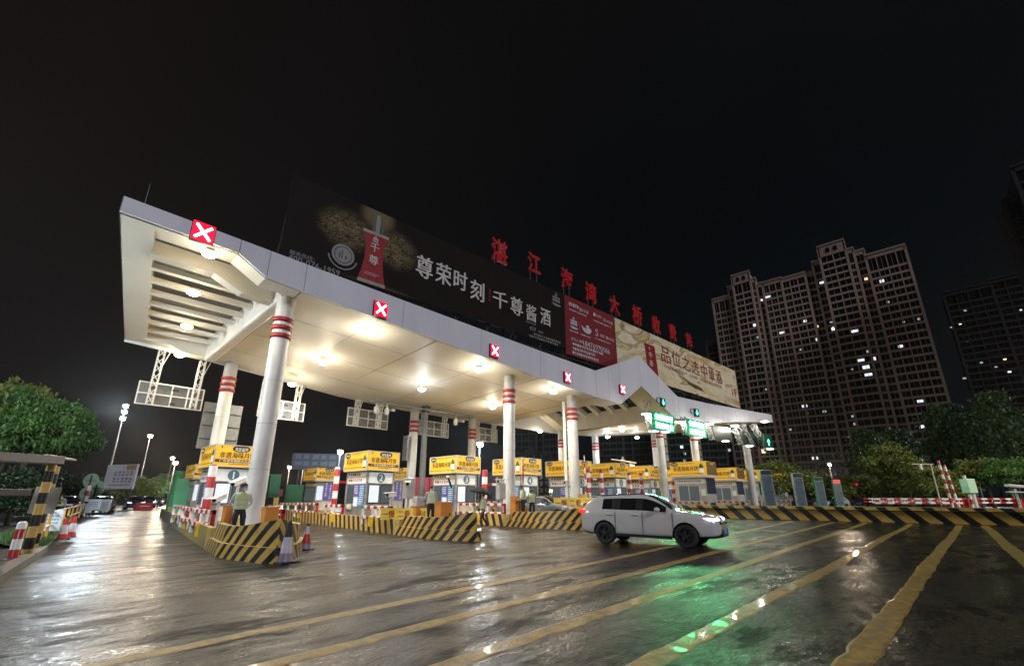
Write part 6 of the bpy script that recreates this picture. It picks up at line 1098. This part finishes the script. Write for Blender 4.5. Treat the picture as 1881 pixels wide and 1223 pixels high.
tpx(0, 0, 28, 688, 28, 'large lit green tree overhanging the left road, nearest the frame edge', 1, .62); tpx(3, 0, 90, 720, 38, 'lit green tree right of the largest one above the height gate', 1, .60); tpx(3, 1, -20, 664, 33, 'yellowish lit tree crown cut by the left frame edge', 1, .62)
tpx(1, 3, 12, 846, 25, 'dark bushy tree under the large crowns, behind the top beam of the height gate', 1, 1.2); tpx(1, 3, 66, 852, 42, 'dark bushy tree behind the black and yellow posts', 1, 1.3); tpx(1, 3, 132, 866, 62, 'dark bushy tree behind the round signs', 1, 1.3); tpx(1, 3, 100, 850, 56, 'dark bushy tree between the gate posts and the round signs', 1, 1.3)
for px, ty, d, k, lf, lb in [(246, 868, 78, 1, 1, 'small lit tree right of the pale hoarding'), (300, 862, 120, 3, 2, 'dim tree behind the two lamps at the road end'), (275, 872, 112, 1, 2, 'dim low tree above the headlights at the road end'), (335, 872, 110, 1, 2, 'dim tree behind the green machine'), (190, 870, 90, 3, 2, 'dark tree behind the pale hoarding')]: tpx(k, lf, px, ty, d, lb, 1, 1.2)
for px, ty, d, k, lf, wd, lb in [(1455, 838, 66, 1, 1, 1.25, 'bright leafy tree behind the last pale toll booth'), (1405, 848, 74, 1, 1, 1.2, 'bright leafy tree behind the tall grey kiosk'), (1508, 860, 70, 1, 1, 1., 'small bright tree beneath the little street lamp'), (1548, 868, 66, 1, 1, 1., 'small yellowish tree behind the red topped kiosk'),
                                 (1640, 800, 62, 3, 1, 1.0, 'big yellow-green tree in the middle of the right grove'), (1615, 775, 84, 2, 2, .85, 'tall dark tree behind the yellow-green tree'), (1672, 775, 90, 2, 2, 1., 'tall dark tree left of the highest right tree'), (1690, 845, 60, 1, 1, 1.3, 'low yellow-green bush tree left of the raised booms'), (1735, 850, 56, 1, 1, 1.2, 'low leafy tree behind the raised booms'),
                                 (1772, 725, 76, 2, 2, .8, 'highest rounded tree of the right grove'), (1822, 745, 70, 2, 2, .8, 'tall tree left of the frame edge tree'), (1872, 700, 66, 2, 2, .8, 'tall tree cut by the right frame edge'), (1800, 830, 56, 3, 1, 1., 'leafy tree behind the pale green machine box'), (1860, 828, 52, 3, 0, 1., 'leafy tree behind the leaning green pole'), (1590, 865, 72, 1, 1, 1.2, 'low leafy tree above the gate arms')]: tpx(k, lf, px, ty, d, lb, 1, wd)
# ------------------------------------------------------------------ tower blocks
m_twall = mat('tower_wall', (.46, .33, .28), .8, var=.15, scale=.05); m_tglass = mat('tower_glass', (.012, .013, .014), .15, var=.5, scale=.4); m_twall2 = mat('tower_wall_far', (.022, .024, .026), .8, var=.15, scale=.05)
m_lit = [glow('window_lit_cool', (.85, .93, 1), 1.1), glow('window_lit_warm', (1, .72, .45), 1.3), glow('window_lit_dim', (.55, .62, .66), .55)]
def tower(lb, org, rz, bays, fh, wall, lits, depth=18, floor0=0):
    """facade along local x facing -y; bays: (x0, x1, roof z, set-back, pier spacing)"""
    t = thing('tower_block', lb, 'apartment tower', org, rz); gl = MB(); wl = MB()
    for x0, x1, zt, sb, ps in bays:
        nf = int((zt-(5.4 if zt > 103 else 2.2))/fh); gl.add([(x0, sb+.55, 0), (x1, sb+.55, 0), (x1, sb+.55, zt-1.5), (x0, sb+.55, zt-1.5)], [(0, 1, 2, 3)]); wl.box(x0+.01, x1-.01, sb+.62, depth, 0, zt-1.2)
        pr = 5.4 if zt > 103 else 2.2; wl.box(x0, x1, sb, sb+.9, zt-pr, zt).box(x0-.35, x1+.35, sb-.4, sb+.4, zt-.55, zt+.05)
        for f in range(nf): wl.box(x0, x1, sb+.10, sb+.7, f*fh-.42, f*fh+.42)
        n = max(1, round((x1-x0)/ps))
        for k in range(n+1): w = .42 if k in (0, n) else .17; x = x0+(x1-x0)*k/n; wl.box(x-w, x+w, sb+(0 if k in (0, n) else .06), sb+.7, 0, zt-.8)
        for k in range(n):                                               # thin glazing bars
            xm = x0+(x1-x0)*(k+.5)/n; wl.box(xm-.06, xm+.06, sb+.38, sb+.56, 0, zt-2)
    gl_o = gl.build('window', m_tglass, t); gl_o['kind'] = 'stuff'; wo = wl.build('wall', wall, t)
    for x, z, w, h, y, c in lits: MB().box(x-w/2, x+w/2, y+.40, y+.50, z-h/2, z+h/2).build('window', m_lit[c], t)
    return t, wo
TA = 212.
bz_ = [(0, 12, 95, 0, 3.1), (12, 15.2, 98.5, 1.2, 3.2), (15.2, 17.5, 100, .2, 2.3), (17.5, 26.5, 104.5, -.8, 4.5), (26.5, 29.5, 99, .2, 3.), (29.5, 33, 95.5, 2., 3.5), (33, 42, 95.5, .4, 3.0), (42, 49.5, 96, .0, 2.5), (49.5, 52, 97, 1.8, 2.5), (52, 54, 99.5, .2, 2), (54, 61.5, 103.5, -.8, 3.75), (61.5, 64, 99, .2, 2.5), (64, 72, 95, .8, 2.7)]
# local x grows toward the left end as seen from here: facade faces -x of the plaza
lit_px = [(1590, 510, 1), (1620, 516, 0), (1632, 557, 2), (1533, 601, 0), (1569, 603, 0), (1652, 627, 0), (1592, 640, 2), (1580, 657, 0), (1603, 654, 0), (1590, 671, 0), (1594, 683, 0), (1565, 677, 2), (1688, 727, 0), (1692, 776, 0), (1508, 511, 0), (1476, 582, 0), (1497, 592, 1), (1499, 616, 0), (1525, 583, 2), (1530, 596, 0), (1393, 543, 0), (1409, 540, 0), (1385, 595, 0), (1391, 619, 2), (1436, 613, 0), (1468, 636, 2), (1407, 719, 2), (1476, 741, 0), (1480, 755, 2), (1512, 750, 2), (1565, 758, 2), (1567, 771, 2), (1571, 786, 0), (1449, 780, 2), (1495, 836, 0), (1688, 585, 2), (1660, 590, 2)]
lits = []
for px, py, c in lit_px:
    p = PA(px, py, TA-1); x = -(p.y - (-8.5) - 0) ; xl = p.y+8.5; sb = 0
    for b0, b1, zt, s_, ps in bz_:
        if b0 <= xl < b1: sb = s_
    z = round((p.z-1.7)/3.0)*3.0+1.45
    lits.append((-xl, z, random.uniform(1.0, 2.3) if c != 2 else random.uniform(.5, 1.4), random.uniform(.9, 1.3) if c != 2 else random.uniform(.6, 1.), sb, c))
bz2 = [(-b1, -b0, zt, s_, ps) for b0, b1, zt, s_, ps in bz_]
tw, wo = tower('brown apartment tower block with two arched crowns and a few lit windows', (TA, -8.5, 0), -math.pi/2, bz2, 3.0, m_twall, lits)
mb = MB()
for xc, zc in ((-22, 102.1), (-57.75, 101.1)):
    for dx in (-1.3, 1.3): mb.box(xc+dx-.65, xc+dx+.65, -.98, -.75, zc-1.6, zc-.1); mb.cyl((xc+dx, -.98, zc-.1), (xc+dx, -.78, zc-.1), .65, .65, 18)
mb.build('arched_window', m_tglass, tw)
far = []
for px, py, c in [(1773, 568, 2), (1775, 577, 2), (1764, 593, 1), (1748, 599, 2), (1803, 664, 2), (1846, 658, 1), (1855, 681, 0), (1876, 567, 0), (1777, 625, 2), (1830, 672, 2), (1772, 693, 2), (1860, 662, 2)]:
    p = PA(px, py, 285); far.append((-(p.y+20), p.z, random.uniform(.6, 1.2), random.uniform(.5, .9), 0, c))
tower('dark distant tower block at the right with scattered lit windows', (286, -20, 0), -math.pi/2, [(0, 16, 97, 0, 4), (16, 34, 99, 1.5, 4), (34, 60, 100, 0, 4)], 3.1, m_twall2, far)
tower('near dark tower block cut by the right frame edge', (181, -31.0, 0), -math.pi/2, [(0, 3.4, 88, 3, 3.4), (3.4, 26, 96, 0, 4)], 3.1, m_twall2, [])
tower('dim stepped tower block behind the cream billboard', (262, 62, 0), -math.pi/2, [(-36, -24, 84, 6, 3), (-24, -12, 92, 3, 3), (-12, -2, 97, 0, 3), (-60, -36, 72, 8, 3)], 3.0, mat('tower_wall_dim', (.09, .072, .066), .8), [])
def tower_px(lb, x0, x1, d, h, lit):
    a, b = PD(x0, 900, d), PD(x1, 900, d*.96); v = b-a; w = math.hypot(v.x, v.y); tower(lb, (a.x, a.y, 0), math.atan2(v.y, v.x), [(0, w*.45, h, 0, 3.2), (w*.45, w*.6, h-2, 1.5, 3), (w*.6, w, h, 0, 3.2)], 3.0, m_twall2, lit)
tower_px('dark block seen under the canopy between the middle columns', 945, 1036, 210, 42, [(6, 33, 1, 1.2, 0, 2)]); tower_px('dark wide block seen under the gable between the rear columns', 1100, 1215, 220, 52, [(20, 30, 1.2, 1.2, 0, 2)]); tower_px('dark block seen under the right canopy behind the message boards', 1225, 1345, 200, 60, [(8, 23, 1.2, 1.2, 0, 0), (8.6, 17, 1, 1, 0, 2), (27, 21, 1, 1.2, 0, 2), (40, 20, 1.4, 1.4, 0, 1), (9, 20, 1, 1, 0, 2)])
p = PB(910, 900, 85); p.z = 0; t = thing('low_shed', 'long dark shed behind the third island', 'shed', p, R(-40)); MB().box(-9, 9, 0, 8, 0, zat(910, 868, p)).build('wall', mat('shed_grey', (.06, .06, .065), .7, var=.2), t); MB().box(-9.3, 9.3, -.3, 8.3, zat(910, 868, p), zat(910, 868, p)+.3).build('roof', m_dark, t); mb = MB()
for k in range(6): mb.box(-8+k*2.8, -6.4+k*2.8, -.05, 0, 1.2, 2.6)
mb.build('window', m_tglass, t)

# ------------------------------------------------------------------ damp air
mb = MB(); mb.box(-120, 420, -90, 330, -1.2, 125); hz = mb.build('haze', None or bpy.data.materials.new('haze')); hz['kind'] = 'stuff'; m = hz.data.materials[0]; m.use_nodes = True; nt = m.node_tree
for n in list(nt.nodes):
    if n.type != 'OUTPUT_MATERIAL': nt.nodes.remove(n)
pv = nt.nodes.new('ShaderNodeVolumePrincipled'); pv.inputs['Color'].default_value = (.8, .8, .8, 1); pv.inputs['Density'].default_value = .00016; pv.inputs['Anisotropy'].default_value = .78
nt.links.new(pv.outputs[0], [n for n in nt.nodes if n.type == 'OUTPUT_MATERIAL'][0].inputs['Volume'])
